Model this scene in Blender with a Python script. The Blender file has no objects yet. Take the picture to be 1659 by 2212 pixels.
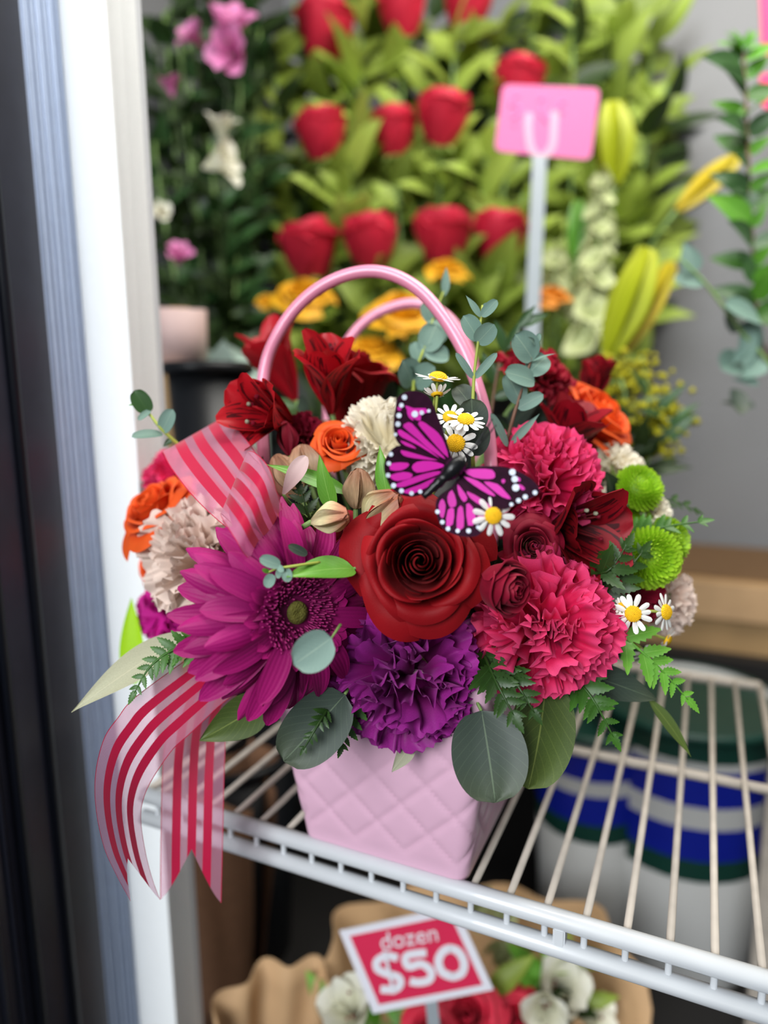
import bpy, bmesh, math, random
from mathutils import Vector, Matrix, Quaternion

# ------------------------------------------------------------------ camera, world, lights, exposure
SC = bpy.context.scene
COL = SC.collection
FPX = 1500.0
PITCH = math.radians(9.8)
CAM = Vector((0, 0, 1.4))
FW = Vector((0, math.cos(PITCH), -math.sin(PITCH)))
UP = Vector((0, math.sin(PITCH), math.cos(PITCH)))
RT = Vector((1, 0, 0))
ROLL = math.radians(0.5)
RT, UP = RT * math.cos(ROLL) - UP * math.sin(ROLL), UP * math.cos(ROLL) + RT * math.sin(ROLL)
cd = bpy.data.cameras.new('camera')
cd.sensor_fit = 'VERTICAL'
cd.sensor_height = 36.0
cd.lens = FPX / 2212 * 36.0
cd.clip_start = 0.02
cd.dof.use_dof = True
cd.dof.focus_distance = 0.385
cd.dof.aperture_fstop = 2.45
cam = bpy.data.objects.new('camera', cd)
COL.objects.link(cam)
cam.matrix_world = Matrix.Translation(CAM) @ Matrix((RT, UP, -FW)).transposed().to_4x4()
SC.camera = cam

w = bpy.data.worlds.new('shop')
SC.world = w
w.use_nodes = True
w.node_tree.nodes['Background'].inputs[0].default_value = (0.80, 0.88, 1.0, 1)
w.node_tree.nodes['Background'].inputs[1].default_value = 0.14


def area_light(name, loc, target, sx, sy, power, col):
    l = bpy.data.lights.new(name, 'AREA')
    l.shape = 'RECTANGLE'
    l.size, l.size_y = sx, sy
    l.energy = power
    l.color = col
    o = bpy.data.objects.new(name, l)
    o.location = loc
    o.rotation_euler = (Vector(target) - Vector(loc)).to_track_quat('-Z', 'Y').to_euler()
    COL.objects.link(o)
    return o


area_light('shop_window_daylight', (-1.15, -1.9, 2.5), (-0.05, 0.5, 1.3), 1.3, 1.6, 88, (0.93, 0.97, 1.0))
area_light('cooler_ceiling_lamp', (0.25, 0.62, 2.35), (0.15, 0.72, 1.2), 1.2, 0.35, 9, (1.0, 0.97, 0.90))
area_light('cooler_front_lamp', (0.55, 0.30, 2.45), (0.35, 1.3, 1.7), 0.9, 0.25, 12, (1.0, 0.97, 0.88))
SC.view_settings.view_transform = 'Standard'
SC.view_settings.look = 'None'
SC.view_settings.gamma = 1.0
SC.view_settings.use_curve_mapping = False
SC.view_settings.exposure = 0.18
SC.cycles.max_bounces = 4
SC.cycles.diffuse_bounces = 2
SC.cycles.glossy_bounces = 2
SC.cycles.transmission_bounces = 3
SC.cycles.transparent_max_bounces = 8
SC.cycles.caustics_reflective = False
SC.cycles.adaptive_threshold = 0.035
SC.cycles.use_light_tree = False
SC.cycles.caustics_refractive = False

# ------------------------------------------------------------------ helpers
PI = math.pi
TOC = -FW


def P(px, py, d):
    return CAM + d * (FW + RT * ((px - 829.5) / FPX) + UP * ((1106 - py) / FPX))


def PP(t):
    return P(*t)


def D(r, u, t):
    return (RT * r + UP * u + TOC * t).normalized()


def lin(h):
    o = []
    for i in (0, 2, 4):
        c = int(h[i:i + 2], 16) / 255
        o.append(c / 12.92 if c <= 0.04045 else ((c + 0.055) / 1.055) ** 2.4)
    return tuple(o) + (1,)


RW = {}


def link(o, parent, W):
    COL.objects.link(o)
    if parent is not None:
        o.parent = parent
        o.matrix_local = RW[parent.name].inverted() @ W
    else:
        o.matrix_world = W
    RW[o.name] = W.copy()
    return o


def mk(name, verts, faces, uvs=None, smooth=True):
    me = bpy.data.meshes.new(name)
    me.from_pydata([tuple(v) for v in verts], [], faces)
    if uvs is not None:
        l = me.uv_layers.new(name='UVMap')
        idx = [0] * len(me.loops)
        me.loops.foreach_get('vertex_index', idx)
        flat = []
        for i in idx:
            flat += uvs[i]
        l.data.foreach_set('uv', flat)
    if smooth:
        me.polygons.foreach_set('use_smooth', [True] * len(me.polygons))
    return me


I4 = Matrix.Identity(4)


def add(name, me, mat, parent=None, W=None, kind=None, label=None):
    o = bpy.data.objects.new(name, me)
    if mat is not None:
        if isinstance(me, bpy.types.Mesh):
            if not me.materials:
                me.materials.append(mat)
            elif me.materials[0] != mat:
                o.material_slots[0].link = 'OBJECT'
                o.material_slots[0].material = mat
        else:
            me.materials.append(mat)
    if kind:
        o['kind'] = kind
    if label:
        o['label'] = label
    return link(o, parent, W if W is not None else I4)


def tag(o, label, cat, group=None):
    o['label'] = label
    o['category'] = cat
    if group:
        o['group'] = group
    return o


def axis_matrix(loc, axis, spin=0.0):
    q = Vector(axis).to_track_quat('Z', 'Y')
    return Matrix.Translation(loc) @ q.to_matrix().to_4x4() @ Matrix.Rotation(spin, 4, 'Z')


def thing(name, label, cat, W, group=None):
    o = bpy.data.objects.new(name, None)
    o.empty_display_size = 0.01
    tag(o, label, cat, group)
    return link(o, None, W)


def structure(name, me, mat, W=None):
    o = add(name, me, mat, None, W)
    o['kind'] = 'structure'
    return o


def patch(nu, nv, fn, name='petal'):
    vs, uv, fs = [], [], []
    for j in range(nv + 1):
        for i in range(nu + 1):
            u = -1 + 2 * i / nu
            v = j / nv
            vs.append(fn(u, v))
            uv.append((0.5 + 0.5 * u, v))
    n = nu + 1
    for j in range(nv):
        for i in range(nu):
            a = j * n + i
            fs.append((a, a + 1, a + n + 1, a + n))
    return mk(name, vs, fs, uv)


def tube_data(pts, rad, seg=6, cap=True):
    pts = [Vector(p) for p in pts]
    n = len(pts)
    if not isinstance(rad, (list, tuple)):
        rad = [rad] * n
    vs, fs = [], []
    t0 = (pts[1] - pts[0]).normalized()
    a = Vector((0, 0, 1)) if abs(t0.z) < 0.9 else Vector((1, 0, 0))
    nrm = t0.cross(a).normalized()
    for i in range(n):
        t = (pts[min(i + 1, n - 1)] - pts[max(i - 1, 0)]).normalized()
        nrm = (nrm - t * nrm.dot(t)).normalized()
        b = t.cross(nrm)
        for k in range(seg):
            c = 2 * PI * k / seg
            vs.append(pts[i] + (nrm * math.cos(c) + b * math.sin(c)) * rad[i])
    for i in range(n - 1):
        for k in range(seg):
            k2 = (k + 1) % seg
            fs.append((i * seg + k, i * seg + k2, (i + 1) * seg + k2, (i + 1) * seg + k))
    if cap:
        fs.append(tuple(range(seg))[::-1])
        fs.append(tuple((n - 1) * seg + k for k in range(seg)))
    return vs, fs


def tube(pts, rad, seg=6, name='stem'):
    vs, fs = tube_data(pts, rad, seg)
    return mk(name, vs, fs)


def bez(a, b, c, d, n=8):
    out = []
    for i in range(n + 1):
        t = i / n
        s = 1 - t
        out.append(a * s ** 3 + b * 3 * s * s * t + c * 3 * s * t * t + d * t ** 3)
    return out


def smooth_path(pts, n=6):
    """Catmull-Rom through pts."""
    pts = [Vector(p) for p in pts]
    out = []
    m = len(pts)
    for i in range(m - 1):
        p0 = pts[max(i - 1, 0)]
        p1, p2 = pts[i], pts[i + 1]
        p3 = pts[min(i + 2, m - 1)]
        for k in range(n):
            t = k / n
            out.append(0.5 * ((2 * p1) + (p2 - p0) * t + (2 * p0 - 5 * p1 + 4 * p2 - p3) * t * t + (3 * p1 - p0 - 3 * p2 + p3) * t ** 3))
    out.append(pts[-1])
    return out


def lathe(prof, seg=16, name='body'):
    vs, fs = [], []
    n = len(prof)
    for r, z in prof:
        for k in range(seg):
            c = 2 * PI * k / seg
            vs.append((r * math.cos(c), r * math.sin(c), z))
    for i in range(n - 1):
        for k in range(seg):
            k2 = (k + 1) % seg
            fs.append((i * seg + k, i * seg + k2, (i + 1) * seg + k2, (i + 1) * seg + k))
    return mk(name, vs, fs)


def box(sx, sy, sz, bev=0.0, name='box'):
    bm = bmesh.new()
    bmesh.ops.create_cube(bm, size=1)
    bmesh.ops.scale(bm, vec=(sx, sy, sz), verts=bm.verts)
    if bev > 0:
        bmesh.ops.bevel(bm, geom=list(bm.edges), offset=bev, segments=2, affect='EDGES')
    me = bpy.data.meshes.new(name)
    bm.to_mesh(me)
    bm.free()
    return me


def prism(poly, h, name='panel'):
    """poly: list of 3D points; extruded by vector h."""
    bm = bmesh.new()
    n = len(poly)
    a = [bm.verts.new(p) for p in poly]
    b = [bm.verts.new(Vector(p) + h) for p in poly]
    bm.faces.new(a)
    bm.faces.new(b[::-1])
    for i in range(n):
        j = (i + 1) % n
        bm.faces.new((a[i], b[i], b[j], a[j]))
    bmesh.ops.triangulate(bm, faces=[f for f in bm.faces if len(f.verts) > 4])
    bmesh.ops.recalc_face_normals(bm, faces=bm.faces)
    me = bpy.data.meshes.new(name)
    bm.to_mesh(me)
    bm.free()
    return me


# ------------------------------------------------------------------ materials
MATS = {}


class NT:
    def __init__(s, m):
        s.t = m.node_tree
        s.n = s.t.nodes
        s.l = s.t.links

    def new(s, typ, **kw):
        n = s.n.new(typ)
        for k, v in kw.items():
            setattr(n, k, v)
        return n

    def math(s, op, a, b=None, c=None, clamp=False):
        n = s.n.new('ShaderNodeMath')
        n.operation = op
        n.use_clamp = clamp
        for i, x in enumerate((a, b, c)):
            if x is None:
                continue
            if isinstance(x, (int, float)):
                n.inputs[i].default_value = x
            else:
                s.l.new(x, n.inputs[i])
        return n.outputs[0]

    def mix(s, f, a, b, mode='MIX'):
        n = s.n.new('ShaderNodeMixRGB')
        n.blend_type = mode
        for i, x in enumerate((f, a, b)):
            if isinstance(x, (int, float)):
                n.inputs[i].default_value = x
            elif isinstance(x, tuple):
                n.inputs[i].default_value = x
            else:
                s.l.new(x, n.inputs[i])
        return n.outputs[0]


def pm(name, col, rough=0.5, tip=None, tip0=0.5, tr=0.0, var=0.12, nscale=90.0, sheen=0.0, spec=0.4, bump=0.0, bscale=400.0,
       streak=None, midrib=None, ridges=0.0, metal=0.0, coat=0.0, fleck=None, stretch=None, clear=0.0):
    if name in MATS:
        return MATS[name]
    m = bpy.data.materials.new(name)
    m.use_nodes = True
    t = NT(m)
    b = t.n['Principled BSDF']
    out = t.n['Material Output']
    tc = t.new('ShaderNodeTexCoord')
    sep = t.new('ShaderNodeSeparateXYZ')
    t.l.new(tc.outputs['UV'], sep.inputs[0])
    U, V = sep.outputs[0], sep.outputs[1]
    c = lin(col)
    cur = None
    if tip:
        mr = t.new('ShaderNodeMapRange')
        mr.inputs[1].default_value = tip0
        mr.inputs[2].default_value = 1.0
        mr.interpolation_type = 'SMOOTHSTEP'
        t.l.new(V, mr.inputs[0])
        cur = t.mix(mr.outputs[0], c, lin(tip))
    else:
        rgb = t.new('ShaderNodeRGB')
        rgb.outputs[0].default_value = c
        cur = rgb.outputs[0]
    nz = t.new('ShaderNodeTexNoise')
    nz.inputs['Scale'].default_value = nscale
    nz.inputs['Detail'].default_value = 1.5
    if stretch:
        mp = t.new('ShaderNodeMapping')
        mp.inputs['Scale'].default_value = stretch
        t.l.new(tc.outputs['UV'], mp.inputs[0])
        t.l.new(mp.outputs[0], nz.inputs['Vector'])
    else:
        t.l.new(tc.outputs['Object'], nz.inputs['Vector'])
    oi = t.new('ShaderNodeObjectInfo')
    f = t.math('ADD', t.math('MULTIPLY', t.math('SUBTRACT', nz.outputs[0], 0.5), var * 3.0), t.math('MULTIPLY', t.math('SUBTRACT', oi.outputs['Random'], 0.5), var * 1.6))
    f = t.math('ADD', f, 1.0)
    vm = t.new('ShaderNodeVectorMath', operation='SCALE')
    t.l.new(cur, vm.inputs[0])
    t.l.new(f, vm.inputs[3])
    cur = vm.outputs[0]
    if midrib:
        au = t.math('ABSOLUTE', t.math('SUBTRACT', U, 0.5))
        rib = t.math('LESS_THAN', au, 0.012)
        vein = t.math('SINE', t.math('MULTIPLY', t.math('SUBTRACT', V, t.math('MULTIPLY', au, 0.8)), 52.0))
        vein = t.math('MULTIPLY', t.math('GREATER_THAN', vein, 0.95), 0.16)
        k = t.math('MAXIMUM', t.math('MULTIPLY', rib, 0.75), vein)
        cur = t.mix(k, cur, lin(midrib))
    if streak:
        mp = t.new('ShaderNodeMapping')
        mp.inputs['Scale'].default_value = (16.0, 3.0, 1.0)
        t.l.new(tc.outputs['UV'], mp.inputs[0])
        n2 = t.new('ShaderNodeTexNoise')
        n2.inputs['Scale'].default_value = 1.0
        n2.inputs['Detail'].default_value = 1.0
        t.l.new(mp.outputs[0], n2.inputs['Vector'])
        k = t.math('GREATER_THAN', n2.outputs[0], 0.545)
        k = t.math('MULTIPLY', k, t.math('GREATER_THAN', V, 0.25))
        k = t.math('MULTIPLY', k, t.math('LESS_THAN', V, 0.88))
        cur = t.mix(t.math('MULTIPLY', k, 0.85), cur, lin(streak))
    if fleck:
        vo = t.new('ShaderNodeTexNoise')
        vo.inputs['Scale'].default_value = 900.0
        vo.inputs['Detail'].default_value = 1.0
        t.l.new(tc.outputs['Object'], vo.inputs['Vector'])
        k = t.math('GREATER_THAN', vo.outputs[0], 0.63)
        cur = t.mix(t.math('MULTIPLY', k, 0.6), cur, lin(fleck))
    t.l.new(cur, b.inputs['Base Color'])
    b.inputs['Roughness'].default_value = rough
    b.inputs['Metallic'].default_value = metal
    b.inputs['Specular IOR Level'].default_value = spec
    b.inputs['Sheen Weight'].default_value = sheen
    b.inputs['Coat Weight'].default_value = coat
    if sheen:
        b.inputs['Sheen Roughness'].default_value = 0.45
        b.inputs['Sheen Tint'].default_value = tuple(min(1, x * 1.6 + 0.15) for x in lin(tip or col)[:3]) + (1,)
    if bump or ridges:
        bp = t.new('ShaderNodeBump')
        bp.inputs['Strength'].default_value = max(bump, ridges)
        bp.inputs['Distance'].default_value = 0.002
        if ridges:
            h = t.math('SINE', t.math('MULTIPLY', U, 34.0))
        else:
            n3 = t.new('ShaderNodeTexNoise')
            n3.inputs['Scale'].default_value = bscale
            t.l.new(tc.outputs['Object'], n3.inputs['Vector'])
            h = n3.outputs[0]
        t.l.new(h, bp.inputs['Height'])
        t.l.new(bp.outputs[0], b.inputs['Normal'])
    if tr > 0:
        tl = t.new('ShaderNodeBsdfTranslucent')
        t.l.new(cur, tl.inputs[0])
        mx = t.new('ShaderNodeMixShader')
        mx.inputs[0].default_value = tr
        t.l.new(b.outputs[0], mx.inputs[1])
        t.l.new(tl.outputs[0], mx.inputs[2])
        t.l.new(mx.outputs[0], out.inputs[0])
    if clear > 0:
        tp = t.new('ShaderNodeBsdfTransparent')
        mx = t.new('ShaderNodeMixShader')
        mx.inputs[0].default_value = clear
        t.l.new(b.outputs[0], mx.inputs[1])
        t.l.new(tp.outputs[0], mx.inputs[2])
        t.l.new(mx.outputs[0], out.inputs[0])
    MATS[name] = m
    return m


def m_ribbon():
    m = bpy.data.materials.new('sheer_striped_ribbon')
    m.use_nodes = True
    t = NT(m)
    b = t.n['Principled BSDF']
    tc = t.new('ShaderNodeTexCoord')
    sep = t.new('ShaderNodeSeparateXYZ')
    t.l.new(tc.outputs['UV'], sep.inputs[0])
    U, V = sep.outputs[0], sep.outputs[1]
    # three opaque bands centred at .25 .5 .75
    k = t.math('FRACT', t.math('SUBTRACT', t.math('MULTIPLY', U, 4.0), 0.5))
    band = t.math('LESS_THAN', t.math('ABSOLUTE', t.math('SUBTRACT', k, 0.5)), 0.28)
    inner = t.math('MULTIPLY', t.math('GREATER_THAN', U, 0.14), t.math('LESS_THAN', U, 0.86))
    band = t.math('MULTIPLY', band, inner)
    edge = t.math('GREATER_THAN', t.math('ABSOLUTE', t.math('SUBTRACT', U, 0.5)), 0.488)
    op = t.math('MAXIMUM', band, edge)
    weave = t.math('MULTIPLY', t.math('ADD', t.math('SINE', t.math('MULTIPLY', V, 900.0)), 1.0), 0.5)
    weave2 = t.math('MULTIPLY', t.math('ADD', t.math('SINE', t.math('MULTIPLY', U, 420.0)), 1.0), 0.5)
    col = t.mix(op, lin('F2A0C0'), lin('CC0844'))
    col = t.mix(t.math('MULTIPLY', t.math('MULTIPLY', weave, weave2), t.math('MULTIPLY', t.math('SUBTRACT', 1.0, op), 0.35)), col, lin('F5C3D3'))
    t.l.new(col, b.inputs['Base Color'])
    b.inputs['Roughness'].default_value = 0.4
    b.inputs['Sheen Weight'].default_value = 0.3
    tl = t.new('ShaderNodeBsdfTranslucent')
    t.l.new(col, tl.inputs[0])
    m1 = t.new('ShaderNodeMixShader')
    m1.inputs[0].default_value = 0.35
    t.l.new(b.outputs[0], m1.inputs[1])
    t.l.new(tl.outputs[0], m1.inputs[2])
    tp = t.new('ShaderNodeBsdfTransparent')
    tp.inputs[0].default_value = (1.0, 0.88, 0.93, 1)
    m2 = t.new('ShaderNodeMixShader')
    fac = t.math('MULTIPLY', t.math('SUBTRACT', 1.0, op), t.math('ADD', 0.62, t.math('MULTIPLY', t.math('MULTIPLY', weave, weave2), -0.2)))
    t.l.new(fac, m2.inputs[0])
    t.l.new(m1.outputs[0], m2.inputs[1])
    t.l.new(tp.outputs[0], m2.inputs[2])
    t.l.new(m2.outputs[0], t.n['Material Output'].inputs[0])
    return m


RED_ROSE = pm('red_rose_petal', '84060F', 0.6, tip='900A14', tr=0.10, var=0.10, sheen=0.12, spec=0.2, bump=0.08, bscale=900)
DEEP_RED = pm('deep_red_petal', '8A0A20', 0.6, tip='9C1028', tr=0.12, var=0.15, sheen=0.3, spec=0.25)
BURG = pm('burgundy_petal', '7A0A24', 0.6, tip='8F1430', tr=0.10, var=0.18, sheen=0.25, spec=0.2)
PINK_C = pm('hot_pink_carnation_petal', 'D41A50', 0.6, tip='E8457A', tip0=0.75, tr=0.22, var=0.10, sheen=0.2, spec=0.2)
PURPLE_C = pm('purple_carnation_petal', '78085E', 0.55, tip='962486', tip0=0.5, tr=0.12, var=0.22, nscale=14.0, stretch=(22, 2.5, 1), sheen=0.35, spec=0.3)
BLUSH_C = pm('blush_carnation_petal', 'EBCFBE', 0.65, tip='F2DDD0', tr=0.25, var=0.05, sheen=0.1, spec=0.2)
CREAM_C = pm('cream_carnation_petal', 'EDE0BE', 0.65, tip='F6EEDC', tr=0.25, var=0.05, sheen=0.1, spec=0.2)
ORANGE = pm('orange_rose_petal', 'E8481A', 0.55, tip='F06024', tr=0.22, var=0.10, sheen=0.2, spec=0.25)
GERB = pm('magenta_gerbera_petal', '8C085A', 0.55, tip='A6106A', tip0=0.3, tr=0.12, var=0.12, sheen=0.15, spec=0.3, ridges=0.10)
GERB_IN = pm('gerbera_disc_floret', '6A0A44', 0.6, tip='8E1E5C', tr=0.08, var=0.3, spec=0.25)
GERB_EYE = pm('gerbera_eye', '5E5A20', 0.8, var=0.3, nscale=500, bump=0.5, bscale=900)
ALS = pm('red_alstroemeria_petal', 'B00D1C', 0.45, tip='C01422', tr=0.20, var=0.14, streak='22040A', sheen=0.1, spec=0.4)
ALS_O = pm('red_alstroemeria_outer_petal', 'A00C1C', 0.45, tip='B21020', tr=0.18, var=0.14, sheen=0.1, spec=0.4, ridges=0.06)
ALS_D = pm('dark_alstroemeria_petal', '7E0A18', 0.5, tip='8C0C1C', tr=0.15, var=0.16, streak='22040A', spec=0.3)
ALS_P = pm('pink_alstroemeria_petal', 'D878B0', 0.5, tip='E28CC0', tr=0.25, var=0.12)
ALS_W = pm('white_alstroemeria_petal', 'EDEBD2', 0.5, tip='F4F2E4', tr=0.25, var=0.06)
BUDM = pm('pale_alstroemeria_bud', 'CFC69A', 0.5, tip='A8684E', tip0=0.35, tr=0.15, var=0.25, nscale=3.0, stretch=(9, 1.5, 1), ridges=0.15)
BUDT = pm('tan_alstroemeria_bud', 'B89A78', 0.5, tip='9A6E54', tip0=0.3, tr=0.15, var=0.25, nscale=3.0, stretch=(9, 1.5, 1), ridges=0.15)
WHITE_P = pm('white_daisy_petal', 'F4F2EE', 0.55, tr=0.2, var=0.04, ridges=0.12)
YEL = pm('yellow_daisy_disc', 'EDBB10', 0.7, var=0.15, nscale=600)
MUM = pm('green_mum_floret', '86B418', 0.5, tip='A6CC34', tip0=0.4, tr=0.2, var=0.12)
EUC = pm('eucalyptus_leaf', '6E8A7E', 0.6, var=0.10, tr=0.08, midrib='93A893', spec=0.3)
EUC_F = pm('flecked_eucalyptus_leaf', '7C958C', 0.6, var=0.06, tr=0.05, midrib='A0B4A4', fleck='46584E', spec=0.3)
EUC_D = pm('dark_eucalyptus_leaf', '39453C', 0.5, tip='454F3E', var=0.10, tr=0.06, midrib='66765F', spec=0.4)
OLIVE = pm('olive_leaf', '485A26', 0.5, tip='56682C', var=0.14, tr=0.08, midrib='86944A', spec=0.4)
GREYLEAF = pm('grey_green_leaf', 'A8A88E', 0.6, var=0.10, tr=0.1, midrib='C0BCA0')
BRIGHT = pm('bright_green_leaf', '5E9A30', 0.4, tip='74AE3C', var=0.10, tr=0.2, midrib='93C060', spec=0.5)
FERN = pm('leatherleaf_fern', '36621A', 0.45, tip='447820', var=0.14, tr=0.15, midrib='4E8034', spec=0.5)
FERN_D = pm('dark_leatherleaf_fern', '284416', 0.45, tip='325218', var=0.14, tr=0.12, midrib='3E6430', spec=0.5)
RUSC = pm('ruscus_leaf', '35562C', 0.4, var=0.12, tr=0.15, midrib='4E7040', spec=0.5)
STEM = pm('green_stem', '6E8A4A', 0.55, var=0.1)
STEM_Y = pm('yellow_green_stem', '9CA848', 0.55, var=0.1)
STEM_B = pm('brown_twig', '7A5A48', 0.6, var=0.15)
CALYX = pm('green_calyx', '7E9448', 0.5, var=0.15, tr=0.05)
BG_RED = pm('long_stem_rose_petal', 'CA1E3A', 0.55, tip='D62A46', tr=0.2, var=0.10, sheen=0.2)
BG_LEAF = pm('rose_leaf', '82963A', 0.45, tip='90A442', var=0.38, tr=0.3, midrib='A4BC5C')
BG_LEAF_L = pm('light_rose_leaf', 'A2B64E', 0.45, tip='AEC25C', var=0.32, tr=0.3, midrib='C0D67A')
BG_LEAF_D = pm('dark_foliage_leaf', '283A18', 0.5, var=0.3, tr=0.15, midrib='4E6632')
BASKET = pm('pink_basket_plastic', 'DDB0C6', 0.38, var=0.01, spec=0.5, coat=0.15)
HANDLE = pm('pink_handle_plastic', 'E08AA6', 0.3, var=0.01, spec=0.5, coat=0.3)
FOAMM = pm('wet_floral_foam', '1C2A16', 0.9, var=0.2, bump=0.4)
WIRE = pm('white_coated_wire', 'D2D5D8', 0.35, var=0.05, nscale=40, spec=0.5, coat=0.3)
WIRE_D = pm('worn_white_coated_wire', 'B8AEA2', 0.45, var=0.14, nscale=60, spec=0.4)
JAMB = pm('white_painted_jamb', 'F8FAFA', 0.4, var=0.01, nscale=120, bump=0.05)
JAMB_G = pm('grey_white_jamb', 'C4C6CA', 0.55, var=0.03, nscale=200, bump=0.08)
SILVER = pm('ridged_aluminium_strip', 'B4C2DC', 0.35, var=0.04, metal=0.25)
FRAME = pm('black_anodised_frame', '2C2E3A', 0.3, var=0.10, spec=0.6)  # bluish shop reflection is put into the base colour of the black
GASKET = pm('black_rubber_gasket', '0C0F18', 0.4, var=0.05)
WALLM = pm('grey_cooler_wall', '808082', 0.6, var=0.05, nscale=6)
DARKF = pm('dark_cooler_floor', '1A1817', 0.7, var=0.2, nscale=12)
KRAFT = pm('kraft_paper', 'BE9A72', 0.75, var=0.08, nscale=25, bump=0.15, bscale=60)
CARD = pm('cardboard', 'B08E62', 0.8, var=0.08, nscale=18)
BLACKP = pm('black_bucket_plastic', '101216', 0.4, var=0.1)
WHITEP = pm('white_bucket_plastic', 'B8B8B6', 0.45, var=0.04, nscale=8)  # greyed white: shade under the shelf is put into the colour
BLUEP = pm('blue_label', '0E1E8C', 0.4, var=0.05)
TEALP = pm('dark_green_bucket_plastic', '123A30', 0.4, var=0.08)
PINKCARD = pm('pink_card', 'C05A8C', 0.6, var=0.02)
HOTCARD = pm('hot_pink_card', 'D8346C', 0.5, var=0.02)
CLEARP = pm('frosted_plastic_pick', 'AEB6BC', 0.3, var=0.03, spec=0.4, tr=0.3)
PRONG = pm('clear_plastic_prong', 'F4F0F4', 0.2, var=0.02, spec=0.3, clear=0.86)
SIGN_W = pm('white_sign_card', 'E4E2EA', 0.5, var=0.01)
SIGN_R = pm('crimson_sign_print', 'D42850', 0.5, var=0.02)
INK = pm('faint_pencil_ink', 'C664A0', 0.6, var=0.05)
LILY = pm('yellow_green_lily_bud', 'A4AE1E', 0.45, tip='B8BE2C', tr=0.2, var=0.12, ridges=0.1)
LILY_Y = pm('yellow_lily_bud', 'C8B020', 0.45, tip='D2C030', tr=0.2, var=0.12)
STOCKM = pm('pale_stock_floret', 'BCC48C', 0.6, tip='C8CE9C', tr=0.25, var=0.12)
YROSE = pm('golden_rose_petal', 'E6A010', 0.55, tip='EDB020', tr=0.25, var=0.12)
YFILL = pm('yellow_filler_floret', 'B8B016', 0.7, var=0.3, tr=0.2)
ORANGE_B = pm('soft_orange_petal', 'E8922E', 0.55, tr=0.25, var=0.12)
MINT = pm('pale_mint_paper', 'C6DCD0', 0.6, var=0.04, tr=0.2)
BLUSHP = pm('blush_paper', 'C8ACA8', 0.6, var=0.04)
WING_D = pm('butterfly_wing_dark', '28081E', 0.75, var=0.35, nscale=300, spec=.12)
WING_P = pm('butterfly_wing_pink', 'D01EA4', 0.6, var=0.10, nscale=60, tr=0.05)
SPOT = pm('white_paint_dot', 'D6DEEC', 0.6, var=0.12, nscale=900)
BLACKB = pm('butterfly_body_black', '0B0B0D', 0.3, var=0.2, bump=0.2)
RIBBON = m_ribbon()
MAGENTA_B = pm('bright_magenta_petal', 'CE1E96', 0.6, tr=0.2, var=0.15)
LIMEB = pm('lime_green_bloom', 'A8DC10', 0.6, tr=0.2, var=0.1)

# ------------------------------------------------------------------ leaf / petal outlines
MESHC = {}


def strap(key, L, W, prof, a0, a1, cup=0.0, nu=6, nv=12, ruff=0.0, rk=3.0, bp=1.0, ph=0.0, name='petal'):
    """Petal or leaf growing from the origin: angle from +Z goes a0 -> a1 (degrees) along its length, in the XZ plane."""
    if key is not None and key in MESHC:
        return MESHC[key]
    cs = [Vector((0, 0, 0))]
    for j in range(nv):
        v = (j + 0.5) / nv
        a = math.radians(a0 + (a1 - a0) * v ** bp)
        cs.append(cs[-1] + Vector((math.sin(a), 0, math.cos(a))) * (L / nv))

    def fn(u, v):
        j = int(round(v * nv))
        a = math.radians(a0 + (a1 - a0) * v ** bp)
        N = Vector((-math.cos(a), 0, math.sin(a)))
        wd = W * prof(v)
        h = cup * wd * u * u + ruff * W * v * math.sin(rk * PI * u + ph + 2 * v)
        return cs[j] + Vector((0, 1, 0)) * (wd * u) + N * h
    me = patch(nu, nv, fn, name)
    if key is not None:
        MESHC[key] = me
    return me


def pr_round(v):
    return max(0.02, math.sqrt(max(0, 1 - (2 * v - 1) ** 2)) ** 0.9)


def pr_obov(v):
    return max(0.04, math.sin(PI * min(1, v ** 1.5)) ** 0.75) if v < 0.999 else 0.04


def pr_spoon(v):
    return 0.16 + 0.84 * math.sin(PI * v ** 1.6) ** 0.62 if v < 0.985 else 0.22


def pr_lance(v):
    return max(0.02, math.sin(PI * v ** 0.75) ** 1.1)


def pr_ovate(v):
    return max(0.02, math.sin(PI * v ** 0.62) ** 0.9)


def pr_strap(v):
    return (0.40 + 0.60 * min(1, v / 0.45)) * (1 if v < 0.60 else max(0.08, max(0.0, 1 - ((v - 0.60) / 0.405) ** 2) ** .62))


def pr_daisy(v):
    return (0.45 + 0.55 * min(1, v / 0.4)) * (1 if v < 0.75 else max(0.25, math.sqrt(max(0.0, 1 - ((v - 0.75) / 0.27) ** 2))))


def pr_fern(v):
    s = (v * 6) % 1.0
    return max(0.02, (math.sin(PI * v ** 0.6) ** 0.8) * (0.62 + 0.38 * s))


PROFS = {'round': pr_round, 'obov': pr_obov, 'lance': pr_lance, 'ovate': pr_ovate, 'fern': pr_fern, 'spoon': pr_spoon}


def leafmesh(kind, ratio, bend=0, cup=0.15, ruff=0.0, nu=6, nv=14):
    nv = 24 if kind == 'fern' else nv
    return strap(('leaf', kind, round(ratio, 2), bend, cup, ruff, nu), 1.0, ratio * 0.5, PROFS[kind], 90 - bend / 2, 90 + bend / 2, cup, nu, nv, ruff, 2.0, name='leaf')


def leaf_matrix(base, tip, nh, roll=0.0):
    X = (tip - base)
    L = X.length
    X.normalize()
    Z = (nh - X * nh.dot(X))
    if Z.length < 1e-4:
        Z = Vector((0.3, 0.2, 1)) - X * Vector((0.3, 0.2, 1)).dot(X)
    Z.normalize()
    Y = Z.cross(X)
    R = Matrix((X, Y, Z)).transposed().to_4x4()
    return Matrix.Translation(base) @ R @ Matrix.Rotation(roll, 4, 'X') @ Matrix.Scale(L, 4)


FOAM = P(840, 1270, 0.485)


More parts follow.
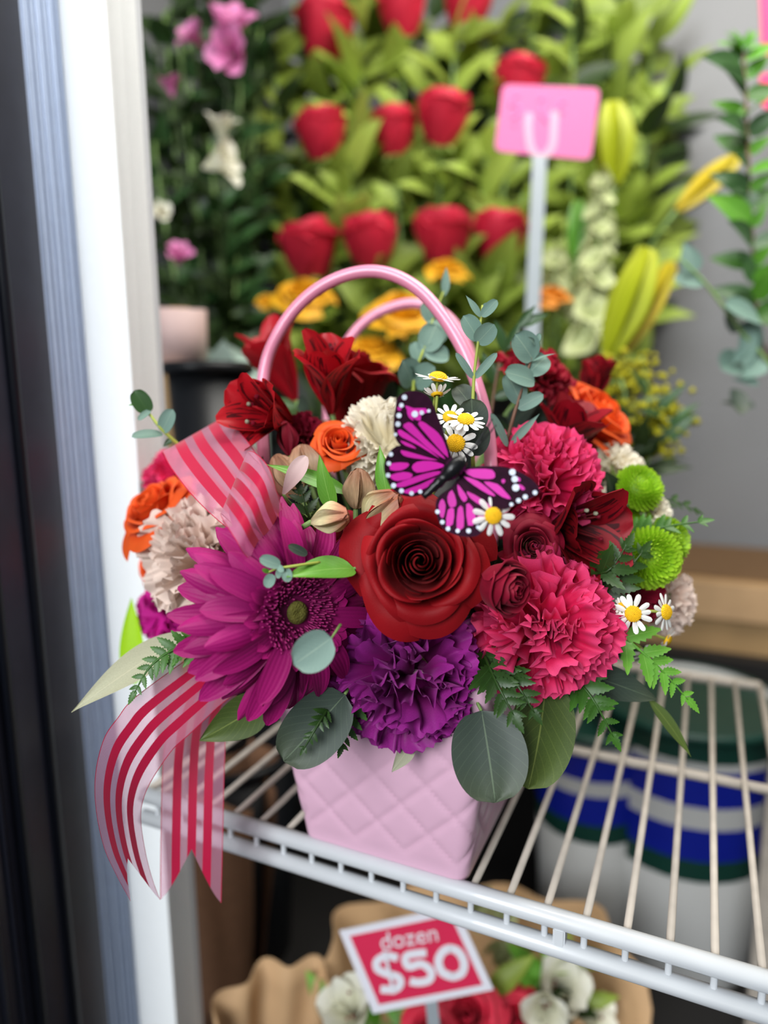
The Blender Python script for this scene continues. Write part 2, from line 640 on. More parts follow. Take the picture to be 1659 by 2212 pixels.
def add_stem(root, base, axis, target=None, rad=0.002, mat=None, reach=0.3):
    tgt = target if target is not None else FOAM + (base - FOAM) * 0.35 + Vector((0, 0, -0.02))
    d = (tgt - base).length
    pts = bez(base, base - axis * d * 0.35, tgt + (base - tgt) * 0.25, tgt, 6)
    me = tube(pts, rad, 6)
    return add('stem', me, mat or STEM, root, I4)


# ------------------------------------------------------------------ flower builders
def rose_petal_mesh(th, n_half, rb, rm, rt, h, curl, z0, spiral, rnd, nu=14, nv=10):
    k1, k2, k3 = rnd.uniform(-1, 1), rnd.uniform(0, 6.28), rnd.uniform(0.7, 1.3)
    dip = rnd.uniform(0.0, 0.10)

    def fn(u, v):
        a = th + u * n_half * (0.45 + 0.55 * min(1, v * 2.2)) * (1 if v < 0.7 else 1 - 0.10 * ((v - 0.7) / 0.3) ** 2)
        r = (1 - v) ** 2 * rb + 2 * v * (1 - v) * (rm * 1.55 - 0.275 * (rb + rt)) + v * v * rt
        edge = abs(u) ** 3.0
        hh = h * (1 - 0.20 * edge - dip * math.exp(-(u * 3) ** 2))
        z = z0 + hh * (1 - (1 - v) ** 1.5)
        r += spiral * u
        if v > 0.6:
            t = (v - 0.6) / 0.4
            c = curl * k3 * (1 + 0.35 * math.sin(2.2 * u + k2))
            r += c * t * t
            z -= c * 0.75 * t ** 2.6
        r += 0.03 * rt * math.sin(3 * u + k2) * v
        r = max(r, 0.0006)
        return Vector((r * math.cos(a), r * math.sin(a), z))
    return patch(nu, nv, fn)


ROSE_OPEN = [(3, 110, .0025, .0050, .0036, .046, 0, .0016), (3, 92, .005, .0085, .0074, .0465, .0003, .0015), (4, 76, .007, .0128, .0118, .046, .0008, .0014),
             (4, 68, .008, .0170, .0165, .0445, .0016, .0014), (5, 58, .009, .0215, .0215, .042, .0030, .0012), (5, 56, .010, .0260, .0280, .0378, .0065, .0012),
             (6, 46, .010, .0292, .0335, .0300, .0115, .0010)]
ROSE_SPRAY = [(3, 110, .002, .0060, .0046, .036, 0, .0020), (3, 90, .005, .0105, .0100, .036, .0010, .0018), (4, 74, .008, .0155, .0160, .034, .0030, .0014),
              (5, 58, .009, .0200, .0220, .030, .0060, .0010), (5, 54, .010, .0230, .0270, .023, .0100, .0008)]
ROSE_BUD = [(3, 110, .003, .0075, .0060, .052, 0, .0020), (3, 95, .006, .0125, .0120, .052, .0010, .0018), (4, 80, .009, .0180, .0185, .050, .0030, .0014),
            (5, 62, .012, .0235, .0245, .046, .0060, .0010)]


ROSE_BARREL = [(3, 110, .003, .0080, .0060, .056, 0, .0020), (3, 95, .006, .0140, .0105, .057, .0004, .0018), (4, 80, .010, .0205, .0165, .057, .0012, .0014),
               (5, 66, .014, .0265, .0235, .054, .0030, .0010), (4, 60, .015, .0290, .0275, .048, .0040, .0008)]


def rose(name, label, cat, pos, axis, scale, layers, mat, seed, spin=0.0, group=None, stem=True, res=(14, 10), sepals=True, target=None):
    rnd = random.Random(seed)
    axis = Vector(axis).normalized()
    htop = max(l[5] for l in layers) * scale
    base = pos - axis * htop * 0.9
    W = axis_matrix(base, axis, spin)
    root = thing(name, label, cat, W, group)
    S = W @ Matrix.Scale(scale, 4)
    for li, (n, half, rb, rm, rt, h, curl, spiral) in enumerate(layers):
        off = rnd.uniform(0, 6.28)
        for k in range(n):
            th = off + 2 * PI * k / n + rnd.uniform(-.12, .12)
            me = rose_petal_mesh(th, math.radians(half), rb, rm, rt, h * rnd.uniform(.96, 1.03), curl, 0.0, spiral, rnd, *res)
            add('petal', me, mat, root, S)
    if sepals:
        rc = layers[-1][2] * scale
        cal = add('calyx', lathe([(0.0005, -0.010 * scale), (rc * .7, -0.008 * scale), (rc * 1.0, -.002 * scale), (rc * 1.02, .004 * scale)], 10), CALYX, root, W)
        sm = leafmesh('lance', 0.3, 40)
        for k in range(5):
            c = 2 * PI * k / 5
            dr = (W.to_3x3() @ Vector((math.cos(c), math.sin(c), -0.35))).normalized()
            b0 = W @ Vector((rc * .8 * math.cos(c), rc * .8 * math.sin(c), 0))
            add('sepal', sm, CALYX, cal, leaf_matrix(b0, b0 + dr * 0.024 * scale, axis))
    if stem:
        add_stem(root, base - axis * 0.008 * scale, axis, target, 0.0028 * scale)
    return root


CARN = {}


def carn_variants(nv_, seedbase=0):
    if seedbase in CARN:
        return CARN[seedbase]
    out = []
    for s in range(nv_):
        r = random.Random(900 + s + 50 * seedbase)
        k = r.uniform(2.2, 3.6)
        ph, ph2 = r.uniform(0, 6.28), r.uniform(0, 6.28)
        A, B = r.uniform(.08, .15), r.uniform(.04, .07)
        T = r.choice((9, 10, 12))
        curl = r.uniform(-.05, .22)
        Wd = r.uniform(.50, .64)
        tj = [r.uniform(.5, 1.0) for _ in range(40)]

        def fn(u, v):
            wv = Wd * (0.10 + 0.90 * min(1, max(0, (v - 0.12) / 0.72)) ** 1.1)
            x = wv * u
            saw = abs(((u * T * 0.5 + 0.5) % 1.0) - 0.5) * 2
            y = v - 0.20 * u * u * v * v + 0.065 * saw * tj[int((u + 1) * T * .5) % 40] * v ** 7
            z = A * v ** 2.2 * math.sin(k * PI * u + ph) + B * v ** 4 * math.sin(2.3 * k * PI * u + ph2) - curl * v * v
            return Vector((x, y, z))
        out.append(patch(48, 8, fn))
    CARN[seedbase] = out
    return out


def carnation(name, label, pos, axis, R, mat, N=58, phimax=100, seed=1, group=None, calyx=True, off=0.35, twist=0.9, cat='flower', wide=1.0, stem=True, target=None):
    rnd = random.Random(seed)
    axis = Vector(axis).normalized()
    base = pos - axis * R * off
    W = axis_matrix(base, axis, rnd.uniform(0, 6))
    root = thing(name, label, cat, W, group)
    vars_ = carn_variants(9)
    for i in range(N):
        t = (i + 0.5) / N
        phi = max(.02, math.radians(phimax) * t ** 0.62 + rnd.uniform(-.13, .13))
        th = i * 2.39996 + rnd.uniform(-.2, .2)
        d = Vector((math.sin(phi) * math.cos(th), math.sin(phi) * math.sin(th), math.cos(phi)))
        tg = Vector((-math.cos(phi) * math.cos(th), -math.cos(phi) * math.sin(th), math.sin(phi)))
        X = d.cross(tg)
        M3 = Matrix((X, d, tg)).transposed().to_4x4()
        tw = rnd.uniform(-1, 1) * twist * (1.15 - 0.75 * t)
        L = R * rnd.uniform(.84, 1.04) * (1.0 if t > .25 else 0.92)
        bofs = Matrix.Translation(d * 0.0 + Vector((rnd.uniform(-1, 1), rnd.uniform(-1, 1), 0)) * R * 0.13)
        sc = Matrix.Diagonal((L * wide, L, L * rnd.uniform(.8, 1.25), 1))
        add('petal', vars_[rnd.randrange(len(vars_))], mat, root, W @ bofs @ M3 @ Matrix.Rotation(tw, 4, 'Y') @ sc)
    if calyx:
        add('calyx', lathe([(.0005, -R * .55), (R * .2, -R * .5), (R * .27, -R * .1), (R * .34, R * .22)], 12), CALYX, root, W)
    if stem:
        add_stem(root, base - axis * R * .5, axis, target, 0.0022)
    return root


def gerbera(name, label, pos, axis, L, seed, spin=0):
    rnd = random.Random(seed)
    axis = Vector(axis).normalized()
    W = axis_matrix(pos, axis, spin)
    root = thing(name, label, 'flower', W)
    vs = []
    for s in range(5):
        vs.append(strap(None, 1.0, 0.108, pr_strap, 76 + s * 2, 122 + s * 5, -0.45 if s % 2 else 0.25, 6, 12, 0.03, 1.5, ph=s))
    rings = [(27, 1.0, 0.0, 9), (28, 0.93, 0.002, 2), (26, 0.76, 0.004, -6)]
    for ri, (n, k, z, dt) in enumerate(rings):
        off = rnd.uniform(0, 6)
        for i in range(n):
            th = off + 2 * PI * i / n + rnd.uniform(-.07, .07)
            M = W @ Matrix.Rotation(th, 4, 'Z') @ Matrix.Translation((0.010, 0, z)) @ Matrix.Rotation(math.radians(dt + rnd.uniform(-5, 7)), 4, 'Y') @ Matrix.Rotation(rnd.uniform(-.3, .3), 4, 'X') @ Matrix.Diagonal(
                ((L - .010) * k * rnd.uniform(.92, 1.04), (L - .010) * rnd.uniform(.95, 1.15), (L - .01) * k, 1))
            add('petal', vs[rnd.randrange(5)], GERB, root, M)
    # short inner petals standing around the disc
    sm = strap(None, 1.0, 0.26, pr_strap, 42, 92, 0.2, 4, 6)
    for i in range(40):
        th = 2 * PI * i / 40 + rnd.uniform(-.06, .06)
        M = W @ Matrix.Rotation(th, 4, 'Z') @ Matrix.Translation((0.0185 + rnd.uniform(-.0015, .002), 0, .002)) @ Matrix.Scale(0.012 * rnd.uniform(.8, 1.3), 4)
        add('inner_petal', sm, GERB, root, M)
    # disc florets, hundreds of them
    vsd, fsd, uvd = [], [], []
    nfl = 330
    for i in range(nfl):
        t = (i + .5) / nfl
        r = 0.0075 + 0.0145 * t
        th = i * 2.39996
        z = 0.0045 + 0.004 * math.sin(PI * min(1, t * 0.9)) + rnd.uniform(-.0005, .0008)
        lean = Vector((math.cos(th), math.sin(th), 0)) * rnd.uniform(-.1, .9)
        ax = (Vector((0, 0, 1)) + lean).normalized()
        side = ax.cross(Vector((math.cos(th), math.sin(th), 0.1))).normalized()
        o = Vector((r * math.cos(th), r * math.sin(th), z - .004))
        h = 0.0055 * rnd.uniform(.7, 1.2)
        wd = 0.0009
        fr = side.cross(ax)
        b0 = len(vsd)
        for kx, kz in ((0, 0), (.6, .6), (0, 1)):
            vsd += [o + ax * h * kz + side * wd * (1.2 - kz * .7), o + ax * h * kz + fr * wd * (1.2 - kz * .7), o + ax * h * kz - side * wd * (1.2 - kz * .7), o + ax * h * kz - fr * wd * (1.2 - kz * .7)]
            uvd += [(.5, kz)] * 4
        for lv in range(2):
            for q in range(4):
                q2 = (q + 1) % 4
                fsd.append((b0 + lv * 4 + q, b0 + lv * 4 + q2, b0 + lv * 4 + 4 + q2, b0 + lv * 4 + 4 + q))
        fsd.append((b0 + 8, b0 + 9, b0 + 10, b0 + 11))
    add('disc_florets', mk('disc_florets', vsd, fsd, uvd), GERB_IN, root, W, kind='stuff')
    add('disc_base', lathe([(0.023, -.001), (0.021, .0025), (.012, .004), (0.0002, .004)], 24), GERB_IN, root, W)
    add('eye', lathe([(0.0066, .003), (0.0058, .0052), (.0032, .0058), (0.0002, .0050)], 18), GERB_EYE, root, W, label='olive green eye in the centre of the bloom')
    add_stem(root, pos - axis * .004, axis, None, .003)
    return root


def alstro(name, label, pos, axis, L, mats, seed, spin=0, open_=1.0, group=None, target=None, stamens=True, stem_mat=None):
    rnd = random.Random(seed)
    axis = Vector(axis).normalized()
    base = pos - axis * L * 0.75
    W = axis_matrix(base, axis, spin)
    root = thing(name, label, 'flower', W, group)
    o = [strap(('als_o', s, open_), 1.0, 0.31, pr_spoon, 8, 46 * open_ + s * 6, 0.30, 8, 14, 0.05, 1.3, 1.2, ph=s) for s in range(3)]
    n = [strap(('als_i', s, open_), 1.0, 0.20, pr_spoon, 6, 36 * open_ + s * 5, 0.35, 6, 14, 0.04, 1.6, 1.2, ph=s * 2) for s in range(3)]
    for k in range(3):
        th = 2 * PI * k / 3 + rnd.uniform(-.12, .12)
        add('petal', o[k], mats[1], root, W @ Matrix.Rotation(th, 4, 'Z') @ Matrix.Translation((.0015, 0, 0)) @ Matrix.Scale(L * rnd.uniform(.94, 1.06), 4))
        add('petal', n[k], mats[0], root, W @ Matrix.Rotation(th + PI / 3, 4, 'Z') @ Matrix.Translation((.001, 0, 0)) @ Matrix.Scale(L * rnd.uniform(.98, 1.1), 4))
    if stamens:
        for k in range(5):
            th = rnd.uniform(0, 6.28)
            e = Vector((math.cos(th) * L * .16, math.sin(th) * L * .16, L * rnd.uniform(.62, .8)))
            s = add('stamen', tube([Vector((0, 0, L * .1)), Vector((e.x * .4, e.y * .4, e.z * .6)), e], 0.0006, 5), mats[1], root, W)
            add('anther', lathe([(.0002, -.0018), (.0013, -.0006), (.0013, .0012), (.0002, .002)], 8), GREYLEAF if k % 2 else BURG, s, W @ Matrix.Translation(e))
    add_stem(root, base, axis, target, 0.0018, stem_mat)
    return root


def alstro_bud(label, base, tip, width, mat, seed, group=None, name='alstroemeria_bud'):
    rnd = random.Random(seed)
    ax = (tip - base)
    L = ax.length
    ax.normalize()
    W = axis_matrix(base, ax, rnd.uniform(0, 6))
    root = thing(name, label, 'flower bud', W, group)
    me = strap(('albud',), 1.0, 0.36, lambda v: 0.25 + 0.75 * math.sin(PI * min(1, v ** 0.9 * .93)) ** .8, 34, -30, 0.95, 8, 12, 0.02, 2)
    k = width / (L * 0.62)
    for i in range(3):
        add('petal', me, mat, root, W @ Matrix.Rotation(2 * PI * i / 3 + rnd.uniform(-.2, .2), 4, 'Z') @ Matrix.Diagonal((L * k, L * k, L, 1)))
    for i in range(3):
        add('petal', me, mat, root, W @ Matrix.Rotation(2 * PI * (i + .5) / 3, 4, 'Z') @ Matrix.Diagonal((L * k * .8, L * k * .8, L * .97, 1)))
    add_stem(root, base, ax, None, .0016)
    return root


def daisy(label, pos, axis, R, seed, n=13, droop=0, group='chamomile daisies in the bouquet', target=None, stem_to=None):
    rnd = random.Random(seed)
    axis = Vector(axis).normalized()
    W = axis_matrix(pos, axis, rnd.uniform(0, 6))
    root = thing('chamomile_daisy', label, 'flower', W, group)
    me = [strap(('daisy', s, droop), 1.0, 0.20, pr_daisy, 82 + droop * .3, 96 + droop + s * 5, -.25, 4, 8, .02, 2) for s in range(2)]
    for i in range(n):
        th = 2 * PI * i / n + rnd.uniform(-.1, .1)
        add('petal', me[i % 2], WHITE_P, root, W @ Matrix.Rotation(th, 4, 'Z') @ Matrix.Translation((R * .34, 0, 0)) @ Matrix.Rotation(rnd.uniform(-.2, .2), 4, 'Y') @ Matrix.Scale(R * .68 * rnd.uniform(.88, 1.08), 4))
    vs, fs = [], []
    nb = 110
    rc = R * .42
    for i in range(nb):
        t = (i + .5) / nb
        r = rc * math.sqrt(t)
        th = i * 2.39996
        z = R * .30 * math.sqrt(max(0, 1 - t * .96))
        o = Vector((r * math.cos(th), r * math.sin(th), z))
        s = R * .045
        b0 = len(vs)
        vs += [o + Vector(q) * s for q in ((1, 0, -.6), (0, 1, -.6), (-1, 0, -.6), (0, -1, -.6), (0, 0, 1))]
        fs += [(b0, b0 + 1, b0 + 4), (b0 + 1, b0 + 2, b0 + 4), (b0 + 2, b0 + 3, b0 + 4), (b0 + 3, b0, b0 + 4)]
    prof = [(rc * .55, -R * .12), (rc, -R * .02)] + [(rc * math.cos(a), R * .28 * math.sin(a)) for a in (.3, .6, .9, 1.2, 1.5)]
    dome = lathe(prof, 14)
    add('disc', dome, YEL, root, W)
    add('disc_florets', mk('florets', vs, fs), YEL, root, W, kind='stuff')
    st = stem_to if stem_to is not None else FOAM + (pos - FOAM) * .45
    add('stem', tube(bez(pos - axis * R * .1, pos - axis * R * 1.6, st + (pos - st) * .3, st, 6), .0009, 5), STEM_Y, root, I4)
    return root


def mum(label, pos, axis, R, seed):
    rnd = random.Random(seed)
    axis = Vector(axis).normalized()
    W = axis_matrix(pos - axis * R * .45, axis, rnd.uniform(0, 6))
    root = thing('green_button_mum', label, 'flower', W, 'green button mums in the bouquet')
    vs, fs, uv = [], [], []
    N = 260
    for i in range(N):
        t = (i + .5) / N
        phi = math.radians(8 + 100 * t ** .6)
        th = i * 2.39996
        d = Vector((math.sin(phi) * math.cos(th), math.sin(phi) * math.sin(th), math.cos(phi) * .85))
        inn = Vector((-math.cos(phi) * math.cos(th), -math.cos(phi) * math.sin(th), math.sin(phi)))
        sd = d.cross(inn).normalized()
        L = R * (0.42 if t > .12 else .3) * rnd.uniform(.9, 1.1)
        o = d * R * (.66 if t > .1 else .6)
        wd = R * (.085 if t > .12 else .05)
        b0 = len(vs)
        for j, (kz, kc, kw) in enumerate(((0, 0, .7), (.4, .02, 1.0), (.75, .10, 1.0), (1.0, .26, .55))):
            for ku in (-1, 0, 1):
                vs.append(o + d * L * kz + inn * (L * kc + abs(ku) * wd * .5) + sd * wd * kw * ku)
                uv.append((.5 + ku * .5, kz))
        for j in range(3):
            for q in range(2):
                a = b0 + j * 3 + q
                fs.append((a, a + 1, a + 4, a + 3))
    add('florets', mk('florets', vs, fs, uv), MUM, root, W, kind='stuff')
    core = [(R * .72 * math.cos(a), R * .62 * math.sin(a)) for a in (-.9, -.5, 0, .4, .8, 1.2, 1.55)]
    add('receptacle', lathe(core, 16), MUM, root, W)
    add_stem(root, W.translation - axis * R * .4, axis, None, .0018)
    return root


def sprig(name, label, cat, stem_pts, leaves, mat, stem_mat=None, rad=0.0013, group=None, stalk=True):
    """stem_pts: [(px,py,d)...]; leaves: [(base, tip, ratio, outline, normal, opts)] with base/tip as (px,py,d)."""
    sp = [PP(p) for p in stem_pts]
    W = Matrix.Translation(sp[0])
    root = thing(name, label, cat, W, group)
    path = smooth_path(sp, 5) if len(sp) > 2 else sp
    n = len(path)
    add('stem', tube(path, [rad * (1.0 - .45 * i / max(1, n - 1)) for i in range(n)], 6), stem_mat or STEM, root, I4)
    for lf in leaves:
        b, t, ratio, kind = lf[:4]
        nh = lf[4] if len(lf) > 4 and lf[4] is not None else (0.1, 0.2, 1)
        bend = lf[5] if len(lf) > 5 else 18
        mm = lf[6] if len(lf) > 6 else mat
        B, T = PP(b), PP(t)
        add('leaf', leafmesh(kind, ratio, bend, 0.22, 0.03), mm, root, leaf_matrix(B, T, D(*nh)))
    return root


def fern(label, pts, L0, mat, seed, nh=(0.1, 0.3, 1), n=9, group=None, name='fern_frond', taper=0.75, ang=50):
    """Frond along pts (px,py,d); pinnae on both sides shrinking to the tip."""
    rnd = random.Random(seed)
    sp = smooth_path([PP(p) for p in pts], 6)
    root = thing(name, label, 'fern leaf', Matrix.Translation(sp[0]), group)
    add('stem', tube(sp, [.0012 * (1 - .7 * i / len(sp)) for i in range(len(sp))], 5), mat, root, I4)
    N = D(*nh)
    me = leafmesh('fern', 0.54, 24)
    m = len(sp)
    for i in range(n):
        t = 0.12 + 0.80 * i / max(1, n - 1)
        k = min(m - 2, int(t * (m - 1)))
        o = sp[k]
        T = (sp[k + 1] - sp[k]).normalized()
        S = N.cross(T).normalized()
        for s in (-1, 1):
            a = math.radians(ang + rnd.uniform(-8, 8))
            d = (T * math.cos(a) + S * s * math.sin(a) + N * rnd.uniform(-.15, .1)).normalized()
            L = L0 * (1 - taper * t) * rnd.uniform(.9, 1.1)
            add('leaflet', me, mat, root, leaf_matrix(o, o + d * L, N))
    T = (sp[-1] - sp[-3]).normalized()
    add('leaflet', me, mat, root, leaf_matrix(sp[-2], sp[-2] + T * L0 * .5, N))
    return root

# ------------------------------------------------------------------ the setting
YAW = math.radians(24.7)
VV = Vector((math.cos(YAW), -math.sin(YAW), 0))   # along the shelf front
UU = Vector((math.sin(YAW), math.cos(YAW), 0))    # into the cooler
SO = Vector((0.049, 0.383, 0))
SHELF_Z = 1.10


def S(a, b, z=0.0):
    return SO + VV * a + UU * b + Vector((0, 0, z))


SROT = Matrix.Rotation(-YAW, 4, 'Z')


def sbox(name, a0, a1, b0, b1, z0, z1, mat, parent=None, bev=0.0, st=False):
    me = box(abs(a1 - a0), abs(b1 - b0), abs(z1 - z0), bev, name)
    W = Matrix.Translation(S((a0 + a1) / 2, (b0 + b1) / 2, (z0 + z1) / 2)) @ SROT
    o = add(name, me, mat, parent, W)
    if st:
        o['kind'] = 'structure'
    return o


FLOOR_Z = 0.60
sbox('floor', -1.2, 1.2, -0.3, 1.3, FLOOR_Z - .04, FLOOR_Z, DARKF, st=True)
sbox('wall_back', -1.2, 1.2, 1.15, 1.20, FLOOR_Z, 2.75, WALLM, st=True)
sbox('wall_right', 0.80, 0.84, 0.0, 1.15, FLOOR_Z, 2.75, WALLM, st=True)
sbox('wall_left', -0.86, -0.82, 0.30, 1.15, FLOOR_Z, 2.75, WALLM, st=True)
sbox('ceiling', -1.2, 1.2, -0.1, 1.20, 2.75, 2.80, WALLM, st=True)
structure('trim_1', prism([S(a, b, .94) for a, b in ((-.82, .50), (-.13, .50), (-.13, .80), (.80, .80), (.80, 1.15), (-.82, 1.15))], Vector((0, 0, .04)), 'ledge'), DARKF)


def vslab(name, A, B, th, mat, parent=None, z0=FLOOR_Z, z1=2.75):
    A, B = Vector((A[0], A[1], z0)), Vector((B[0], B[1], z0))
    t = (B - A).normalized()
    n = Vector((-t.y, t.x, 0))
    return add(name, prism([A, B, B + n * th, A + n * th], Vector((0, 0, z1 - z0)), name), mat, parent, I4)


u2, v2 = Vector((UU.x, UU.y)), Vector((VV.x, VV.y))
K1 = Vector((-0.1955, 0.550))
K0 = K1 + u2 * 0.036
K2 = K1 - v2 * 0.046
K3 = K2 - u2 * 0.0345
o = vslab('trim_2', K2, K1, 0.03, JAMB)
o['kind'] = 'structure'
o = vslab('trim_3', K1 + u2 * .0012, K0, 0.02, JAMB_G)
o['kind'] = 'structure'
o = vslab('trim_4', K3, K2, 0.02, SILVER)
o['kind'] = 'structure'
for i in range(6):
    q = K2 - u2 * (0.003 + 0.0056 * i)
    rib = tube([Vector((q.x, q.y, FLOOR_Z)), Vector((q.x, q.y, 2.75))], 0.0013 + 0.0007 * (i % 2), 8, 'rib')
    add('rib', rib, SILVER, o, I4)
# the open glass door's black frame
K4 = K3 - u2 * 0.034
K5 = K4 - u2 * 0.030
K6 = K5 - u2 * 0.12
dr = vslab('door_1', K4, K3, 0.03, FRAME)
dr['kind'] = 'structure'
q = K4 + v2 * 0.002
add('door_gasket', tube([Vector((q.x, q.y, FLOOR_Z)), Vector((q.x, q.y, 2.75))], 0.0040, 10), GASKET, dr, I4)
vslab('door_stile', K5, K4, 0.03, FRAME, dr)
q = K5 + v2 * 0.002
add('door_gasket', tube([Vector((q.x, q.y, FLOOR_Z)), Vector((q.x, q.y, 2.75))], 0.0035, 10), GASKET, dr, I4)
vslab('door_stile', K6, K5 - v2 * .004, 0.03, FRAME, dr)
for i in range(3):
    q = K5 - u2 * (0.012 + 0.014 * i) - v2 * .002
    add('rib', tube([Vector((q.x, q.y, FLOOR_Z)), Vector((q.x, q.y, 2.75))], 0.0022, 8), FRAME, dr, I4)

# ------------------------------------------------------------------ wire shelf
sh = thing('wire_shelf', 'white coated wire shelf with a double front rail carrying the pink basket', 'shelf', Matrix.Translation(S(0, 0, SHELF_Z)))
A0, A1 = -0.26, 0.185


def rail(name, pts, r, mat, seg=12):
    return add(name, tube(pts, r, seg), mat, sh, I4)


rail('front_rail', [S(A0, 0, SHELF_Z - .0045), S(A1 + .1, 0, SHELF_Z - .0045)], 0.0058, WIRE)
rail('front_rail', [S(A0, -.002, SHELF_Z - .0215), S(A1 + .1, -.002, SHELF_Z - .0215)], 0.0058, WIRE)
rail('back_rail', [S(A0, .41, SHELF_Z - .004), S(A1, .41, SHELF_Z - .004)], 0.0050, WIRE_D)
rail('cross_wire', [S(A0, .203, SHELF_Z - .0062), S(A1, .203, SHELF_Z - .0062)], 0.0040, WIRE_D)
rail('side_rail', [S(A1, 0, SHELF_Z - .004), S(A1, .41, SHELF_Z - .004)], 0.0034, WIRE_D)
rail('side_rail', [S(A0, 0, SHELF_Z - .004), S(A0, .41, SHELF_Z - .004)], 0.0034, WIRE_D)
wm = tube([Vector((0, 0, 0)), Vector((0, .415, 0))], 0.0023, 8)
sm_ = lathe([(.0042, -.0105), (.0020, -.006), (.0020, .006), (.0042, .0105)], 8)
for i in range(20):
    a = 0.1615 - i * 0.0226
    if a < A0 + .01:
        break
    add('wire', wm, WIRE_D, sh, Matrix.Translation(S(a, -.003, SHELF_Z - .0023)) @ SROT)
    add('rail_stub', sm_, WIRE, sh, Matrix.Translation(S(a, -.0015, SHELF_Z - .0135)))
for a in (0.0226 * 10, 0.0226 * 9):
    add('rail_stub', sm_, WIRE, sh, Matrix.Translation(S(a + .003, -.0015, SHELF_Z - .0135)))
sbox('rail_clip', 0.054, 0.061, -.006, .004, SHELF_Z - .019, SHELF_Z - .007, WIRE, sh, .001)
po = sbox('shelf_post', 0.200, 0.222, .405, .430, FLOOR_Z, 1.16, WIRE_D, None, .003)
tag(po, 'white painted upright post at the back corner of the wire shelf', 'post')

# ------------------------------------------------------------------ basket
BC = S(-0.012, 0.0)                      # mid of the basket's front foot
BCEN = Vector((-0.0025, 0.412, 0)) + UU * 0.0530 + Vector((0, 0, SHELF_Z))
WB = Matrix.Translation(BCEN) @ SROT
bas = thing('flower_basket', 'pale pink quilted plastic basket with two arched handles on the wire shelf', 'basket', WB)


def basket_mesh():
    H = 0.140
    NS, NZ = 224, 56
    vs, fs = [], []

    def ring(half, s):
        # rounded square, s in [0,1)
        r = 0.009
        side = 2 * (half - r)
        arc = PI * r / 2
        per = 4 * (side + arc)
        d = s * per
        for k in range(4):
            base = k * (side + arc)
            if d <= base + side + arc or k == 3:
                e = d - base
                if e <= side:
                    p = Vector((-half + r + e, -half, 0))
                    n = Vector((0, -1, 0))
                else:
                    a = (e - side) / r
                    p = Vector((half - r + r * math.sin(a), -half + r - r * math.cos(a), 0))
                    n = Vector((math.sin(a), -math.cos(a), 0))
                M = Matrix.Rotation(k * PI / 2, 3, 'Z')
                return M @ p, M @ n, e - side / 2
    for j in range(NZ + 1):
        z = H * j / NZ
        half = 0.058 + 0.018 * (z / H)
        for i in range(NS):
            p, n, e = ring(half, i / NS)
            pt = 0.0350
            a = ((e + z + .006) / pt) % 1.0
            b = ((e - z - .006) / pt) % 1.0
            da = min(a, 1 - a) * pt / 1.414
            db = min(b, 1 - b) * pt / 1.414
            g = max(math.exp(-(da / .0013) ** 2), math.exp(-(db / .0013) ** 2))
            puff = 0.0005 * min(1, min(da, db) / .010)
            fade = min(1, max(0, (z - .008) / .006)) * min(1, max(0, (H - .012 - z) / .004))
            q = p + n * (fade * (puff - 0.0013 * g)) + Vector((0, 0, z))
            vs.append(q)
    for j in range(NZ):
        for i in range(NS):
            i2 = (i + 1) % NS
            fs.append((j * NS + i, j * NS + i2, (j + 1) * NS + i2, (j + 1) * NS + i))
    fs.append(tuple(range(NS))[::-1])
    return mk('basket_body', vs, fs)


add('body', basket_mesh(), BASKET, bas, WB)
rp = []
for k in range(48):
    c = 2 * PI * k / 48
    ex = lambda x: math.copysign(abs(x) ** 0.35, x)
    rp.append(WB @ Vector((0.0755 * ex(math.cos(c)), 0.0755 * ex(math.sin(c)), 0.140)))
rp.append(rp[0])
add('rim', tube(rp, 0.0028, 8), BASKET, bas, I4)
hf = [(600, 1300, .435), (578, 1100, .455), (566, 840, .476), (606, 712, .472), (690, 622, .464), (800, 586, .455), (900, 622, .447), (985, 728, .438), (1038, 856, .431), (1060, 985, .425), (1062, 1180, .42)]
add('handle', tube(smooth_path([PP(p) for p in hf], 8), 0.0042, 14), HANDLE, bas, I4)
hr = [(720, 1200, .585), (708, 900, .59), (728, 790, .59), (768, 716, .588), (826, 672, .585), (900, 656, .58), (972, 690, .575), (1020, 780, .57), (1034, 940, .565), (1020, 1200, .56)]
add('handle', tube(smooth_path([PP(p) for p in hr], 8), 0.0044, 14), HANDLE, bas, I4)
fo = add('floral_foam', lathe([(.002, -.085), (.060, -.085), (.064, -.02), (.064, .02), (.054, .045), (.034, .060), (.0005, .066)], 28), FOAMM, None, Matrix.Translation(Vector((BCEN.x - .004, BCEN.y - .004, 1.262))))
tag(fo, 'dark wet floral foam block inside the pink basket under the flowers', 'foam')

# ------------------------------------------------------------------ bouquet: large blooms
gerbera('gerbera_daisy', 'magenta gerbera daisy with dark disc and olive eye beside the blush carnation', P(634, 1322, .368), D(.60, .03, .80), 0.067, 5)
rose('red_rose', 'large open crimson rose at the middle of the bouquet under the butterfly', 'flower', P(908, 1212, .352), D(-.02, .10, 1), 0.86, ROSE_OPEN, RED_ROSE, 12, spin=0.4, res=(18, 14))
carnation('carnation', 'ruffled purple carnation below the open red rose, hanging over the basket', P(884, 1480, .392), D(.04, -.30, .95), .0445, PURPLE_C, N=40, phimax=100, seed=3, twist=1.1, wide=1.1)
carnation('carnation', 'hot pink carnation above the olive leaf, beside the white daisies', P(1194, 1362, .395), D(.18, -.08, .97), .0425, PINK_C, N=56, phimax=104, seed=8, wide=.95)
carnation('carnation', 'hot pink carnation behind the butterfly wing, upper one of two', P(1190, 1038, .428), D(.22, .22, .93), .0380, PINK_C, N=52, phimax=104, seed=21, wide=.95)
